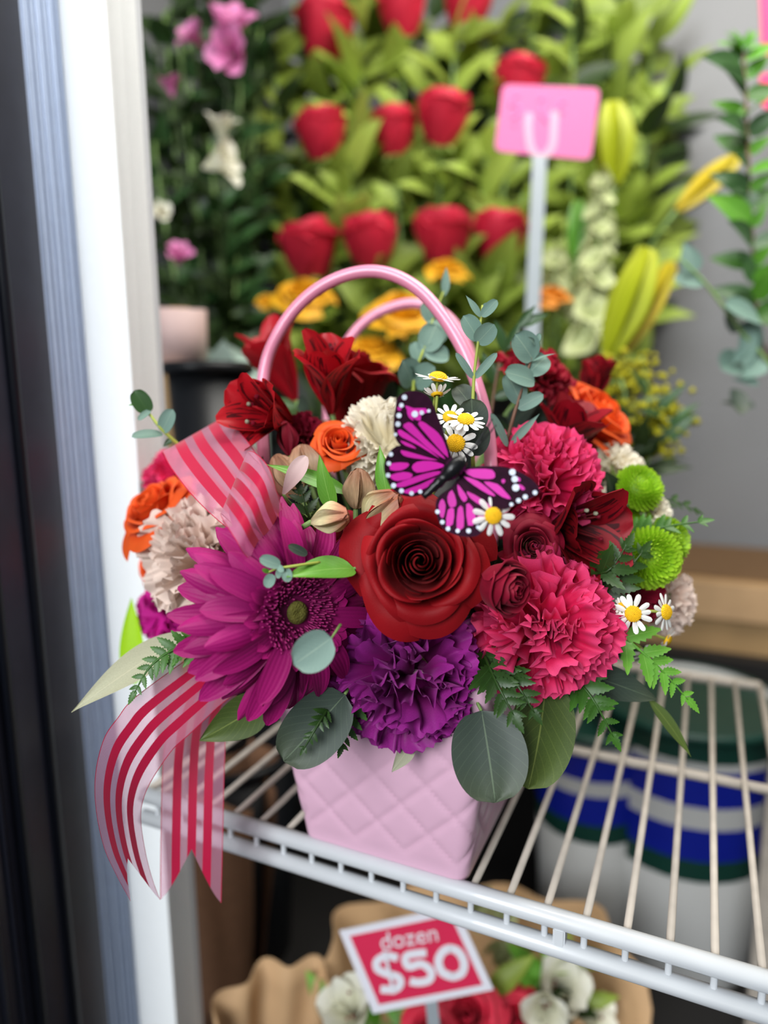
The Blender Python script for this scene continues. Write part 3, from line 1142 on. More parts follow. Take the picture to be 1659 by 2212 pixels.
carnation('carnation', 'blush white carnation behind the magenta gerbera, under the ribbon loop', P(418, 1208, .452), D(-.42, .08, .88), .0435, BLUSH_C, N=58, phimax=106, seed=31, wide=.9)
carnation('carnation', 'cream carnation between the orange spray rose and the butterfly', P(828, 955, .440), D(-.15, .35, .9), .0310, CREAM_C, N=36, phimax=85, seed=35, wide=1.0)
carnation('carnation', 'cream carnation behind the upper green button mum', P(1345, 1010, .50), D(.5, .35, .6), .0230, CREAM_C, N=26, phimax=95, seed=37)
carnation('carnation', 'small white carnation wedged between the green button mums', P(1420, 1105, .478), D(.5, .1, .8), .0150, CREAM_C, N=18, phimax=90, seed=38)
carnation('carnation', 'blush carnation at the outer edge behind the white daisies', P(1462, 1302, .475), D(.75, .0, .55), .0220, BLUSH_C, N=30, phimax=95, seed=39)

# roses
rose('red_rose', 'tall dark red rose behind the red alstroemeria and orange spray rose', 'flower', P(762, 770, .505), D(.08, .93, .30), 1.05, ROSE_BUD, RED_ROSE, 41)
rose('spray_rose', 'small orange spray rose beside the cream carnation', 'flower', P(732, 945, .428), D(.12, .50, .85), 0.50, ROSE_SPRAY, ORANGE, 42)
rose('spray_rose', 'orange spray rose under the ribbon loop next to the white jamb', 'flower', P(308, 1078, .470), D(-.5, .60, .55), 0.88, ROSE_SPRAY, ORANGE, 43)
rose('spray_rose', 'small orange spray rose tucked behind the blush carnation', 'flower', P(318, 1215, .535), D(-.5, .2, .6), 0.62, ROSE_SPRAY, ORANGE, 44)
rose('spray_rose', 'wide orange rose behind the dark red alstroemeria, facing away', 'flower', P(1318, 878, .51), D(.55, .55, .55), 1.12, ROSE_SPRAY, ORANGE, 45)
rose('spray_rose', 'closed dark red rosebud between the gerbera and the pale bud', 'flower', P(700, 1148, .405), D(-.45, .65, .65), 0.62, ROSE_BUD, DEEP_RED, 46)

# mini carnations
rose('spray_rose', 'small burgundy spray rose between the two hot pink carnations', 'flower', P(1156, 1178, .398), D(0, .10, 1), .50, ROSE_SPRAY, BURG, 51)
rose('spray_rose', 'half open burgundy bud in its green calyx beside the red rose', 'flower', P(1118, 1276, .358), D(.62, -.12, .75), .46, ROSE_BARREL, BURG, 52)
mini = [('burgundy mini carnation above the tan bud, beside the red alstroemeria', (655, 930, .455), (.1, .5, .85), .0165, 60, 53),
        ('burgundy mini carnation behind the eucalyptus at the top of the bouquet', (1180, 785, .50), (.45, .60, .6), .0265, 72, 54),
        ('burgundy mini carnation behind the daisies and below the green mums', (1395, 1285, .445), (.3, .1, .9), .0190, 75, 55)]
for lb, p, ax, R, ph, sd in mini:
    carnation('mini_carnation', lb, PP(p), D(*ax), R, BURG if sd != 54 else DEEP_RED, N=26, phimax=ph, seed=sd, off=.65, twist=.5, wide=1.35, group='burgundy mini carnations in the bouquet')

# alstroemeria
alstro('red_alstroemeria', 'red streaked alstroemeria above the ribbon loop with open throat', P(548, 885, .43), D(-.50, .12, .80), .052, (ALS, ALS), 61, spin=.5)
alstro('red_alstroemeria', 'upright red streaked alstroemeria in front of the handle arch', P(708, 775, .452), D(-.02, .74, .66), .056, (ALS, ALS), 62, spin=PI / 2, open_=.72)
alstro('red_alstroemeria', 'bright red alstroemeria behind the handle foot', P(585, 742, .56), D(-.35, .85, .35), .066, (ALS_O, ALS_O), 63, spin=1.2, open_=.8)
alstro('dark_alstroemeria', 'dark red alstroemeria rising behind the upper hot pink carnation', P(1235, 905, .475), D(.25, .85, .40), .058, (ALS_D, ALS_D), 64, spin=.2, open_=.9)
alstro('dark_alstroemeria', 'dark red alstroemeria open between the two hot pink carnations', P(1275, 1140, .410), D(.50, -.05, .82), .066, (ALS_D, ALS_D), 65, spin=.1)
alstro('dark_alstroemeria', 'dark red alstroemeria tip behind the orange rose', P(1288, 800, .56), D(.15, .95, .2), .040, (ALS_D, ALS_D), 66, open_=.5, stamens=False)
buds = [('pale flecked alstroemeria bud lying over the dark rosebud', (672, 1128, .372), (758, 1112, .362), .0150, BUDM),
        ('largest pale alstroemeria bud, right above the red rose', (792, 1140, .385), (868, 1066, .368), .0200, BUDM),
        ('olive tan alstroemeria bud below the cream carnation', (768, 1100, .405), (776, 1006, .400), .0165, BUDT),
        ('tan alstroemeria bud under the burgundy mini carnation', (672, 1050, .430), (648, 955, .430), .0190, BUDT),
        ('tan alstroemeria bud touching the ribbon loop', (648, 1075, .425), (592, 978, .430), .0210, BUDT),
        ('dark purple alstroemeria bud beside the red alstroemeria', (625, 985, .44), (612, 905, .44), .0120, BURG)]
for i, (lb, b, t, wd, mm) in enumerate(buds):
    alstro_bud(lb, PP(b), PP(t), wd, mm, 70 + i, 'alstroemeria buds in the bouquet')

# green button mums
mum('upper green button mum beside the cream carnation', P(1392, 1045, .465), D(.30, .45, .80), .0158, 81)
mum('front green button mum above the daisies, the largest', P(1418, 1208, .428), D(.15, -.05, 1), .0182, 82)
mum('green button mum tucked behind the largest one', P(1460, 1165, .452), D(.6, .2, .75), .0150, 83)
mum('small green button mum half hidden by the dark alstroemeria', P(1380, 1128, .475), D(.2, .4, .8), .0135, 84)

# chamomile daisies
daisy('white daisy lying over the lower butterfly wing', P(1065, 1114, .333), D(.12, 0, 1), .0100, 91, 11)
daisy('white daisy facing out just above the butterfly body', P(984, 958, .378), D(0, .25, .97), .0122, 92, 12, 12)
daisy('white daisy seen edge-on above the butterfly, over the facing one', P(1006, 908, .382), D(.12, .78, .60), .0112, 93, 13)
daisy('topmost white daisy tilted to the sky beside the handle', P(946, 818, .402), D(.10, .96, .22), .0128, 94, 13, -6)
daisy('white daisy seen from below, petals raised, under the topmost one', P(944, 852, .398), D(-.05, .93, -.25), .0085, 95, 13, -45)
daisy('white daisy behind the butterfly wing, half hidden', P(972, 902, .392), D(.0, .6, .8), .0100, 96, 12)
daisy('white daisy beside the lower pink carnation, facing out', P(1367, 1326, .398), D(-.05, .10, 1), .0112, 97, 12)
daisy('white daisy in front of the blush carnation, turned outward', P(1437, 1322, .405), D(.65, .10, .78), .0108, 98, 12)
daisy('tiny half open white daisy touching the pink carnation', P(1342, 1310, .402), D(-.1, .3, .9), .0055, 99, 12, -40)
daisy('white daisy facing down under the blush carnation', P(1440, 1382, .432), D(.8, -.5, .3), .0090, 100, 11)
daisy('drooping white daisy behind the bright fern tip', P(1396, 1412, .436), D(.1, -.7, .6), .0105, 101, 11)

# ------------------------------------------------------------------ butterfly
def butterfly():
    c0 = (965, 1035)
    root = thing('butterfly', 'artificial magenta and black butterfly with white dots perched on the flowers', 'butterfly', Matrix.Translation(P(965, 1035, .338)))

    def cp(q):
        return (640 + q[0] * .3617, 560 + q[1] * .3617)

    def depth(px, py, side):
        # wings rise from the body towards the viewer's upper side
        if side < 0:
            return .342 + 0.00006 * (px - 965) + .00002 * (py - 1035)
        return .338 - 0.00004 * (px - 965) - .00002 * (py - 1035)

    def pts(poly, side, lift):
        return [P(x, y, depth(x, y, side) - lift) for x, y in (cp(q) for q in poly)]

    def smooth_poly(poly, n=3):
        m = len(poly)
        out = []
        for i in range(m):
            p0, p1, p2, p3 = poly[i - 1], poly[i], poly[(i + 1) % m], poly[(i + 2) % m]
            for k in range(n):
                t = k / n
                out.append(tuple(0.5 * ((2 * p1[a]) + (p2[a] - p0[a]) * t + (2 * p0[a] - 5 * p1[a] + 4 * p2[a] - p3[a]) * t * t + (3 * p1[a] - p0[a] - 3 * p2[a] + p3[a]) * t ** 3) for a in (0, 1)))
        return out
    wings = [
        (-1, [(935, 1215), (918, 1150), (880, 1030), (850, 950), (818, 865), (780, 810), (720, 785), (650, 792), (605, 825), (592, 880), (580, 980), (590, 1060), (622, 1112), (720, 1165), (840, 1215)],
         [[(908, 1185), (885, 1100), (850, 1040), (800, 1000), (750, 968), (728, 985), (780, 1050), (840, 1120)], [(890, 1195), (850, 1145), (770, 1070), (690, 980), (655, 980), (640, 1003), (720, 1070), (800, 1140)],
          [(855, 1190), (790, 1135), (710, 1075), (625, 1018), (606, 1034), (632, 1064), (730, 1112)], [(622, 1082), (690, 1108), (715, 1132), (650, 1112)], [(650, 875), (700, 890), (770, 890), (785, 915), (745, 930), (742, 965), (690, 945)],
          [(608, 880), (628, 888), (622, 905), (604, 898)], [(660, 905), (690, 940), (700, 965), (672, 945)]],
         [(646, 825, 16), (628, 873, 14), (613, 934, 16), (607, 985, 16), (592, 1047, 11), (708, 925, 20), (749, 917, 14), (791, 906, 11)]),
        (-1, [(935, 1220), (840, 1195), (720, 1150), (622, 1112), (565, 1140), (532, 1195), (524, 1250), (545, 1325), (580, 1380), (640, 1412), (705, 1418), (765, 1395), (850, 1340), (900, 1270)],
         [[(690, 1242), (722, 1210), (800, 1205), (870, 1222), (882, 1240), (800, 1262), (720, 1275)], [(625, 1140), (700, 1158), (780, 1182), (845, 1200), (790, 1198), (700, 1188), (640, 1172)],
          [(572, 1218), (665, 1216), (668, 1238), (625, 1262), (560, 1258)], [(560, 1290), (640, 1270), (692, 1282), (680, 1308), (605, 1325), (568, 1310)], [(590, 1345), (700, 1302), (780, 1277), (855, 1265), (850, 1285), (760, 1318), (650, 1358), (605, 1360)],
          [(640, 1382), (740, 1345), (832, 1302), (845, 1315), (780, 1362), (700, 1398), (655, 1398)]],
         [(565, 1165, 14), (553, 1220, 14), (548, 1290, 14), (581, 1352, 16), (628, 1383, 15), (688, 1398, 14), (740, 1388, 13)]),
        (1, [(985, 1262), (1030, 1242), (1110, 1236), (1210, 1236), (1300, 1256), (1390, 1300), (1440, 1350), (1452, 1385), (1420, 1418), (1350, 1448), (1285, 1478), (1230, 1492), (1150, 1455), (1050, 1390), (980, 1320)],
         [[(1000, 1262), (1080, 1252), (1170, 1258), (1187, 1300), (1150, 1314), (1060, 1304)], [(1120, 1328), (1200, 1342), (1250, 1390), (1282, 1432), (1230, 1420), (1165, 1372)], [(1000, 1298), (1080, 1322), (1140, 1365), (1190, 1412), (1150, 1405), (1060, 1350)],
          [(1224, 1320), (1240, 1312), (1248, 1326), (1234, 1340)], [(1310, 1300), (1335, 1306), (1338, 1326), (1316, 1324)], [(1325, 1344), (1350, 1352), (1366, 1372), (1345, 1378)]],
         [(1290, 1272, 20), (1304, 1313, 20), (1310, 1364, 22), (1425, 1394, 14), (1367, 1419, 15), (1327, 1441, 15), (1284, 1464, 12)]),
        (1, [(978, 1310), (930, 1360), (850, 1418), (832, 1480), (848, 1560), (880, 1612), (945, 1645), (1020, 1658), (1085, 1650), (1135, 1600), (1185, 1545), (1230, 1490), (1150, 1445), (1050, 1380)],
         [[(962, 1345), (990, 1375), (1022, 1425), (1000, 1450), (970, 1405)], [(930, 1378), (955, 1440), (950, 1475), (915, 1478), (902, 1420)], [(872, 1430), (892, 1470), (880, 1540), (860, 1535), (850, 1470)],
          [(1020, 1385), (1120, 1440), (1165, 1485), (1110, 1475), (1040, 1428)], [(905, 1498), (942, 1490), (935, 1582), (895, 1592)], [(965, 1488), (995, 1482), (1000, 1600), (958, 1605)], [(1015, 1462), (1052, 1478), (1075, 1565), (1025, 1590)],
          [(1072, 1490), (1128, 1512), (1118, 1562), (1085, 1545)]],
         [(843, 1508, 14), (872, 1570, 14), (906, 1609, 14), (964, 1622, 13), (1029, 1622, 15), (1085, 1600, 12)])]
    for side, outl, cells, spots in wings:
        wing = add('wing', prism(pts(smooth_poly(outl), side, 0), -TOC * .0005, 'wing'), WING_D, root, I4)
        for c in cells:
            add('wing_cell', prism(pts(smooth_poly(c, 2), side, .0002), TOC * .0002, 'wing_cell'), WING_P, wing, I4)
        for x, y, r in spots:
            ring = [(x + r * math.cos(k * PI / 5), y + r * math.sin(k * PI / 5)) for k in range(10)]
            add('spot', prism(pts(ring, side, .0004), TOC * .0003, 'spot'), SPOT, wing, I4)
    hb, tb = P(1001, 992, .334), P(914, 1074, .334)
    path = [hb + (tb - hb) * (i / 16) for i in range(17)]
    rad = []
    for i in range(17):
        t = i / 16
        r = .0013 + .0034 * math.sin(PI * min(1, t * 1.6 + .12)) ** .8 if t < .55 else .0036 * (1.28 - t) + .0006 + .0004 * math.sin(i * PI)
        if t >= .55 and i % 2:
            r *= .86
        rad.append(max(r, .0009))
    add('abdomen', tube(path, rad, 12), BLACKB, root, I4)
    for q in ((1064, 905), (1072, 918)):
        add('antenna', tube(bez(hb, P(1015, 975, .331), P((q[0] + 1000) / 2 + 8, (q[1] + 990) / 2, .330), P(q[0], q[1], .332), 6), .0004, 5), BLACKB, root, I4)


butterfly()

# ------------------------------------------------------------------ ribbon bow
def ribbon_strip(name, rows, root, notch=0.0, nu=12, per=8):
    A = smooth_path([PP(r[0]) for r in rows], per)
    B = smooth_path([PP(r[1]) for r in rows], per)
    n = len(A) - 1

    def at(path, t):
        x = t * n
        i = min(int(x), n - 1)
        return path[i].lerp(path[i + 1], x - i)
    L = sum((A[i + 1] - A[i]).length for i in range(n))

    def fn(u, v):
        k = 0.5 + 0.5 * u
        t = v * (1 - notch * (1 - abs(u)))
        return at(A, t).lerp(at(B, t), k)
    vs, uv, fs = [], [], []
    nv = n
    for j in range(nv + 1):
        for i in range(nu + 1):
            u = -1 + 2 * i / nu
            vs.append(fn(u, j / nv))
            uv.append((i / nu, j / nv * L / 0.12))
    for j in range(nv):
        for i in range(nu):
            a = j * (nu + 1) + i
            fs.append((a, a + 1, a + nu + 2, a + nu + 1))
    return add(name, mk(name, vs, fs, uv), RIBBON, root, I4)


rb = thing('ribbon_bow', 'sheer pink and crimson striped ribbon bow with long forked tails', 'ribbon', Matrix.Translation(P(590, 1130, .43)))
ribbon_strip('loop', [((560, 1160, .43), (620, 1080, .44)), ((470, 1110, .455), (585, 1015, .47)), ((385, 1030, .465), (525, 935, .485)), ((354, 985, .45), (497, 897, .472)), ((352, 978, .432), (496, 900, .455)), ((370, 1012, .418), (512, 925, .440)),
                      ((421, 1077, .408), (547, 970, .425)), ((490, 1140, .405), (590, 1050, .415)), ((560, 1180, .42), (625, 1100, .425))], rb)
ribbon_strip('loop', [((570, 1190, .43), (620, 1090, .435)), ((520, 1150, .425), (575, 1020, .430)), ((486, 1118, .380), (541, 982, .392)), ((476, 1110, .362), (535, 975, .378)), ((484, 1128, .348), (552, 978, .366)), ((508, 1165, .338), (582, 1012, .356)),
                      ((530, 1200, .345), (602, 1075, .362)), ((570, 1240, .39), (622, 1130, .395))], rb)
ribbon_strip('tail', [((560, 1260, .43), (610, 1330, .43)), ((470, 1375, .42), (530, 1470, .425)), ((380, 1440, .41), (462, 1536, .415)), ((288, 1509, .402), (410, 1586, .41)), ((255, 1549, .396), (373, 1620, .408)), ((224, 1596, .391), (329, 1684, .408)),
                      ((206, 1671, .387), (309, 1731, .410)), ((207, 1748, .387), (305, 1775, .412)), ((224, 1829, .390), (315, 1842, .413)), ((251, 1890, .394), (329, 1897, .414)), ((282, 1947, .40), (346, 1944, .415))], rb, notch=.17)
ribbon_strip('tail', [((520, 1330, .445), (600, 1350, .445)), ((430, 1420, .45), (545, 1440, .45)), ((375, 1530, .447), (495, 1540, .447)), ((353, 1630, .443), (486, 1640, .443)), ((347, 1800, .44), (482, 1802, .44)), ((346, 1944, .44), (478, 1951, .44))], rb, notch=.16)
kn = [P(600, 1120, .425) + Vector((math.cos(a) * .010, math.sin(a) * .010, 0)) for a in [i * .6 for i in range(11)]]
add('knot', tube(kn, .005, 8), RIBBON, rb, I4)

# ------------------------------------------------------------------ greenery of the bouquet
d0 = .404
sprig('eucalyptus_sprig', 'slender eucalyptus sprig standing in front of the handle, round blue-green leaves', 'eucalyptus', [(1022, 1010, .41), (1021, 900, d0), (1024, 815, d0), (1034, 730, d0), (1042, 660, .41)],
      [((1034, 735, d0), (1000, 682, .40), .72, 'round'), ((1030, 741, d0), (1068, 700, .396), .78, 'round', (.1, -.2, 1)), ((1040, 684, d0), (1074, 648, .402), .52, 'round'), ((1038, 686, d0), (1006, 638, d0), .28, 'lance'),
       ((1025, 818, d0), (1074, 762, .40), .26, 'round', (.2, .3, .6)), ((1022, 818, d0), (984, 762, .40), .24, 'round', (-.2, .3, .6)), ((1021, 935, d0), (1018, 861, .40), .92, 'round', None, 14, EUC_D), ((1021, 880, d0), (985, 835, .41), .8, 'round', None, 14, EUC_D),
       ((1021, 985, d0), (1042, 915, .40), .7, 'round', None, 14, EUC_D), ((1042, 668, .41), (1052, 655, .41), .6, 'round')], EUC, STEM_Y)
d1 = .43
sprig('eucalyptus_sprig', 'eucalyptus sprig with brown twig in front of the burgundy mini carnation', 'eucalyptus', [(1086, 985, .44), (1112, 890, d1), (1140, 800, d1), (1158, 735, d1)],
      [((1152, 778, d1), (1112, 722, .425), .95, 'round'), ((1148, 782, d1), (1201, 764, .425), .24, 'lance', (0, .8, .5)), ((1140, 808, d1), (1180, 770, .435), .8, 'round'), ((1155, 824, d1), (1090, 804, .42), .62, 'round', (0, .3, 1)),
       ((1125, 872, d1), (1094, 806, .428), .72, 'round'), ((1118, 882, d1), (1174, 852, .425), .52, 'round'), ((1096, 965, d1), (1060, 892, .425), .22, 'round'), ((1100, 962, d1), (1166, 893, .425), .20, 'lance'), ((1156, 745, d1), (1166, 720, .43), .5, 'round'),
       ((1157, 745, d1), (1140, 728, .42), .3, 'lance')], EUC, STEM_B)
d2 = .475
sprig('eucalyptus_sprig', 'eucalyptus sprig between the two handles, behind the topmost daisy', 'eucalyptus', [(892, 900, .46), (895, 815, d2), (915, 755, d2), (935, 690, .49), (958, 630, .50)],
      [((892, 830, d2), (868, 778, .46), .9, 'round'), ((896, 832, d2), (940, 792, .46), .75, 'round'), ((905, 780, d2), (895, 738, d2), .8, 'round'), ((915, 760, d2), (970, 770, .48), .75, 'round'), ((918, 760, d2), (942, 702, .48), .8, 'round'),
       ((935, 700, .49), (918, 652, .49), .75, 'round'), ((938, 690, .49), (948, 745, .48), .65, 'round'), ((960, 640, .5), (964, 576, .5), .3, 'lance'), ((930, 705, .49), (965, 690, .49), .7, 'round', None, 14, EUC_D), ((893, 812, d2), (884, 792, .46), .4, 'lance')], EUC, STEM_Y)
d3 = .445
sprig('eucalyptus_sprig', 'eucalyptus sprig reaching out above the ribbon loop before the white jamb', 'eucalyptus', [(420, 990, .46), (354, 932, d3), (325, 897, d3), (302, 872, d3)],
      [((352, 938, d3), (284, 944, .435), .42, 'round', (0, .6, .8)), ((350, 934, d3), (374, 884, .44), .60, 'round'), ((322, 893, d3), (290, 843, .44), .72, 'round', None, 14, RUSC), ((325, 886, d3), (298, 908, .44), .4, 'round'), ((300, 872, d3), (277, 876, .44), .3, 'lance', None, 14, BRIGHT),
       ((372, 948, .45), (352, 965, .45), .5, 'ovate', None, 14, RUSC)], EUC, STEM_Y)
d4 = .348
sprig('eucalyptus_sprig', 'tiny eucalyptus sprig lying over the gerbera disc beside the bright leaf', 'eucalyptus', [(690, 1215, .36), (640, 1222, d4), (600, 1228, d4), (580, 1236, d4)],
      [((606, 1222, d4), (560, 1206, .345), .58, 'round', (0, .4, 1)), ((588, 1240, d4), (576, 1270, .345), .75, 'round'), ((618, 1228, d4), (622, 1258, .345), .72, 'round'), ((604, 1228, d4), (600, 1250, .345), .55, 'round'), ((600, 1222, d4), (612, 1236, .345), .6, 'round'),
       ((664, 1198, .36), (622, 1178, .355), .42, 'round', None, 14, EUC_D), ((582, 1236, d4), (566, 1230, .345), .5, 'round', None, 14, BRIGHT)], EUC, STEM_Y, .0009)
sprig('eucalyptus_leaf', 'single round speckled eucalyptus leaf hanging over the gerbera edge', 'leaf', [(735, 1350, .352), (716, 1378, .34)], [((716, 1378, .34), (634, 1436, .332), .86, 'round', (.05, -.05, 1), 8, EUC_F)], EUC_F, STEM, .0009)
bigl = [('dark grey-green eucalyptus leaf hanging under the gerbera beside the purple carnation', (745, 1500, .385), (612, 1645, .372), .70, 'round', (-.1, -.1, 1), EUC_D),
        ('broad grey-green eucalyptus leaf hanging over the basket corner', (1040, 1535, .385), (1070, 1735, .368), .86, 'round', (.05, -.05, 1), EUC_D),
        ('olive green leaf behind the broad grey-green one', (1180, 1465, .405), (1140, 1705, .392), .66, 'round', (.2, -.1, 1), OLIVE),
        ('dull olive leaf above the striped ribbon tail', (575, 1515, .425), (430, 1600, .415), .58, 'ovate', (-.2, -.2, .9), OLIVE),
        ('small pale leaf under the purple carnation', (890, 1605, .402), (846, 1668, .395), .5, 'ovate', (0, 0, 1), GREYLEAF),
        ('long pale grey leaf pointing out past the white jamb', (415, 1365, .435), (153, 1540, .40), .26, 'lance', (0, .5, .8), GREYLEAF),
        ('grey-green leaf sticking out below the lower pink carnation', (1262, 1455, .42), (1420, 1512, .425), .40, 'ovate', (0, .3, .9), EUC_D),
        ('thin olive leaf drooping over the wire shelf', (1400, 1508, .43), (1493, 1636, .425), .20, 'lance', (.3, .2, .9), OLIVE),
        ('dark leaf between the gerbera and the red rose', (735, 1380, .41), (812, 1290, .40), .72, 'round', (0, .1, 1), EUC_D),
        ('dark leaf between the red rose and the burgundy mini carnation', (1070, 1330, .42), (1105, 1170, .415), .5, 'ovate', (0, 0, 1), RUSC),
        ('bright folded alstroemeria leaf pointing at the gerbera', (765, 1228, .368), (618, 1247, .345), .46, 'ovate', (0, .75, .65), BRIGHT),
        ('upright bright green leaf in front of the tan buds', (718, 1100, .392), (690, 982, .385), .34, 'ovate', (-.3, 0, 1), BRIGHT),
        ('long bright green leaf pointing at the ribbon bow', (760, 1068, .405), (572, 1003, .40), .20, 'lance', (0, .5, .8), BRIGHT),
        ('narrow bright green leaf beside the cream carnation and butterfly', (838, 1085, .388), (820, 962, .385), .30, 'lance', (-.2, 0, 1), BRIGHT),
        ('tan withered petal strip over the tan bud', (612, 1068, .398), (662, 985, .395), .40, 'spoon', (0, .2, 1), BLUSHP)]
for lb, b, t, rt_, kd, nh, mm in bigl:
    B, T = PP(b), PP(t)
    root = thing('leaf', lb, 'leaf', Matrix.Translation(B))
    add('blade', leafmesh(kd, rt_, 20, 0.18, 0.03, 8, 20), mm, root, leaf_matrix(B, T, D(*nh)))
    tg = FOAM + (B - FOAM) * .45
    add('stalk', tube(bez(B, B + (B - T) * .12, tg + (B - tg) * .3, tg, 5), .0010, 5), STEM, root, I4)

sprig('ruscus_sprig', 'dark ruscus sprig standing up behind the eucalyptus', 'greenery', [(1060, 900, .52), (1080, 780, .52), (1115, 710, .525), (1140, 672, .525)],
      [((1090, 760, .52), (1068, 690, .515), .34, 'lance'), ((1095, 755, .52), (1125, 690, .515), .3, 'lance'), ((1118, 708, .525), (1158, 658, .52), .3, 'lance'), ((1122, 704, .525), (1185, 678, .52), .36, 'lance'), ((1075, 800, .52), (1125, 770, .515), .34, 'lance'),
       ((1068, 830, .52), (1040, 760, .52), .4, 'lance'), ((1066, 860, .52), (1130, 840, .515), .4, 'lance')], RUSC, STEM_B)
fern('leatherleaf frond beside the ribbon tail under the gerbera', [(455, 1392, .415), (380, 1402, .405), (325, 1440, .40), (290, 1498, .398)], .0185, FERN, 1, (-.1, .2, 1), 8)
fern('dark leatherleaf frond over the broad grey-green leaf', [(1040, 1400, .41), (1070, 1470, .378), (1110, 1545, .370)], .0260, FERN_D, 2, (0, 0, 1), 8)
fern('dark leatherleaf frond above the olive leaf', [(1060, 1410, .41), (1110, 1470, .378), (1155, 1540, .372)], .0200, FERN_D, 3, (.1, 0, 1), 8)
fern('leatherleaf frond under the lower pink carnation pointing at the shelf', [(1230, 1450, .415), (1280, 1510, .402), (1326, 1594, .398)], .0230, FERN, 4, (.1, .1, 1), 7)
fern('bright leatherleaf frond drooping under the daisies', [(1330, 1362, .415), (1400, 1420, .408), (1445, 1465, .406), (1486, 1512, .405)], .0240, BRIGHT, 5, (.1, .4, .9), 6)
fern('thin leatherleaf frond sticking out above the green mums', [(1350, 1175, .455), (1420, 1142, .445), (1520, 1126, .44)], .0200, FERN, 6, (.1, .6, .8), 7)
fern('dark leatherleaf frond between the lower pink carnation and the mums', [(1250, 1230, .43), (1310, 1235, .405), (1352, 1180, .41)], .0280, FERN_D, 7, (0, .1, 1), 6)
fern('dark leatherleaf frond under the green mums', [(1270, 1300, .43), (1330, 1260, .41), (1390, 1190, .42)], .0280, FERN_D, 8, (.1, .1, 1), 6)
fern('leatherleaf frond lying on the dark leaf under the gerbera', [(730, 1500, .40), (690, 1560, .370), (655, 1620, .366)], .0110, FERN_D, 9, (-.1, 0, 1), 8)
fern('leatherleaf frond between the dark leaf and the purple carnation', [(760, 1480, .40), (752, 1560, .392), (738, 1612, .390)], .0170, FERN, 10, (0, 0, 1), 6)
fern('leatherleaf frond between the gerbera and the pale bud', [(700, 1220, .42), (668, 1120, .402), (650, 1060, .40)], .0220, FERN_D, 11, (0, .2, 1), 6)
fern('leatherleaf frond at the outer edge behind the upper mum', [(1380, 1120, .49), (1440, 1080, .50), (1505, 1105, .505)], .0200, FERN_D, 12, (.3, .5, .6), 6)

# dark leaves deep between the flowers
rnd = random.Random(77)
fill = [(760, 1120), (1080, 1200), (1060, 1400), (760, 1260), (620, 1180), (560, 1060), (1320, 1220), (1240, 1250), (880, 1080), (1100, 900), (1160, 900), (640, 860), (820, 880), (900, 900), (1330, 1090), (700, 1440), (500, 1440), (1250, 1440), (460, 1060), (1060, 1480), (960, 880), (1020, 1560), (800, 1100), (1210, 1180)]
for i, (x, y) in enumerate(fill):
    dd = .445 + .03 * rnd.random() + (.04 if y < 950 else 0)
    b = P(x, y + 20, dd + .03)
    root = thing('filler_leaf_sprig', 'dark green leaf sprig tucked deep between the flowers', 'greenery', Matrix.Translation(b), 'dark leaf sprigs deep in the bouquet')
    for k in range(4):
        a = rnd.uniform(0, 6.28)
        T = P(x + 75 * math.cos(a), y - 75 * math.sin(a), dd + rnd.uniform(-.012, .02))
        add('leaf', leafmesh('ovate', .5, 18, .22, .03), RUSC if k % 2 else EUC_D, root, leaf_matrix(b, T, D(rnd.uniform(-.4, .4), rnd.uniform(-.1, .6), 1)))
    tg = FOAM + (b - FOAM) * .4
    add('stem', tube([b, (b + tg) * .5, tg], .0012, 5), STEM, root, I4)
# pieces at the far side of the bouquet beside the jamb
carnation('carnation', 'magenta carnation glimpsed behind the blush carnation', P(340, 1330, .515), D(-.6, 0, .7), .0230, MAGENTA_B, N=24, phimax=95, seed=131)
carnation('carnation', 'hot pink carnation glimpsed behind the ribbon loop', P(365, 1015, .545), D(-.4, .5, .7), .0240, PINK_C, N=24, phimax=95, seed=132)
sprig('lime_leaf', 'lime green leaf glowing against the white jamb', 'leaf', [(330, 1400, .51), (300, 1440, .51)], [((292, 1478, .51), (284, 1292, .515), .30, 'ovate', (0, 0, 1), 10, LIMEB)], LIMEB, STEM)
# ------------------------------------------------------------------ cooler contents behind the shelf
LEDGE = 0.98


def bucket(name, label, center, r0, r1, z0, z1, mat, cat='bucket', bands=(), group=None):
    """Open tapered bucket with rolled rim; bands: (v0, v1, material) painted label bands as thin sleeves."""
    W = Matrix.Translation((center.x, center.y, z0))
    h = z1 - z0
    root = thing(name, label, cat, W, group)
    add('body', lathe([(.001, .0), (r0, 0), (r0 + .001, .004), (r1, h), (r1 - .004, h), (r0 - .003, .006), (.001, .006)], 32), mat, root, W)
    add('rim', lathe([(r1 - .001, h - .012), (r1 + .005, h - .012), (r1 + .006, h - .002), (r1 + .001, h + .001), (r1 - .005, h)], 32), TEALP if bands else mat, root, W)
    if bands:
        add('dark_disc', lathe([(r1 - .006, h - .010), (.001, h - .012)], 32), TEALP, root, W)  # added dark disc below the rim, keeps the bright inside from showing
    for v0, v1, bm_ in bands:
        ra, rb_ = r0 + (r1 - r0) * v0 + .0012, r0 + (r1 - r0) * v1 + .0012
        add('label_band', lathe([(ra, h * v0), (rb_, h * v1)], 32), bm_, root, W)
    return root


BUCKETS = {}
for key, lb, px, dd in (('a', 'black bucket on the back ledge holding the first red roses', 730, 1.16), ('b', 'black bucket on the back ledge holding the middle red roses', 930, 1.16), ('c', 'black bucket on the back ledge holding lilies and stock', 1250, 1.26), ('d', 'black bucket on the back ledge holding pink alstroemeria', 470, 1.12)):
    c = P(px, 860, dd)
    bucket('flower_bucket', lb, c, .070, .090, LEDGE, 1.36, BLACKP)
    BUCKETS[key] = Vector((c.x, c.y, 1.12))


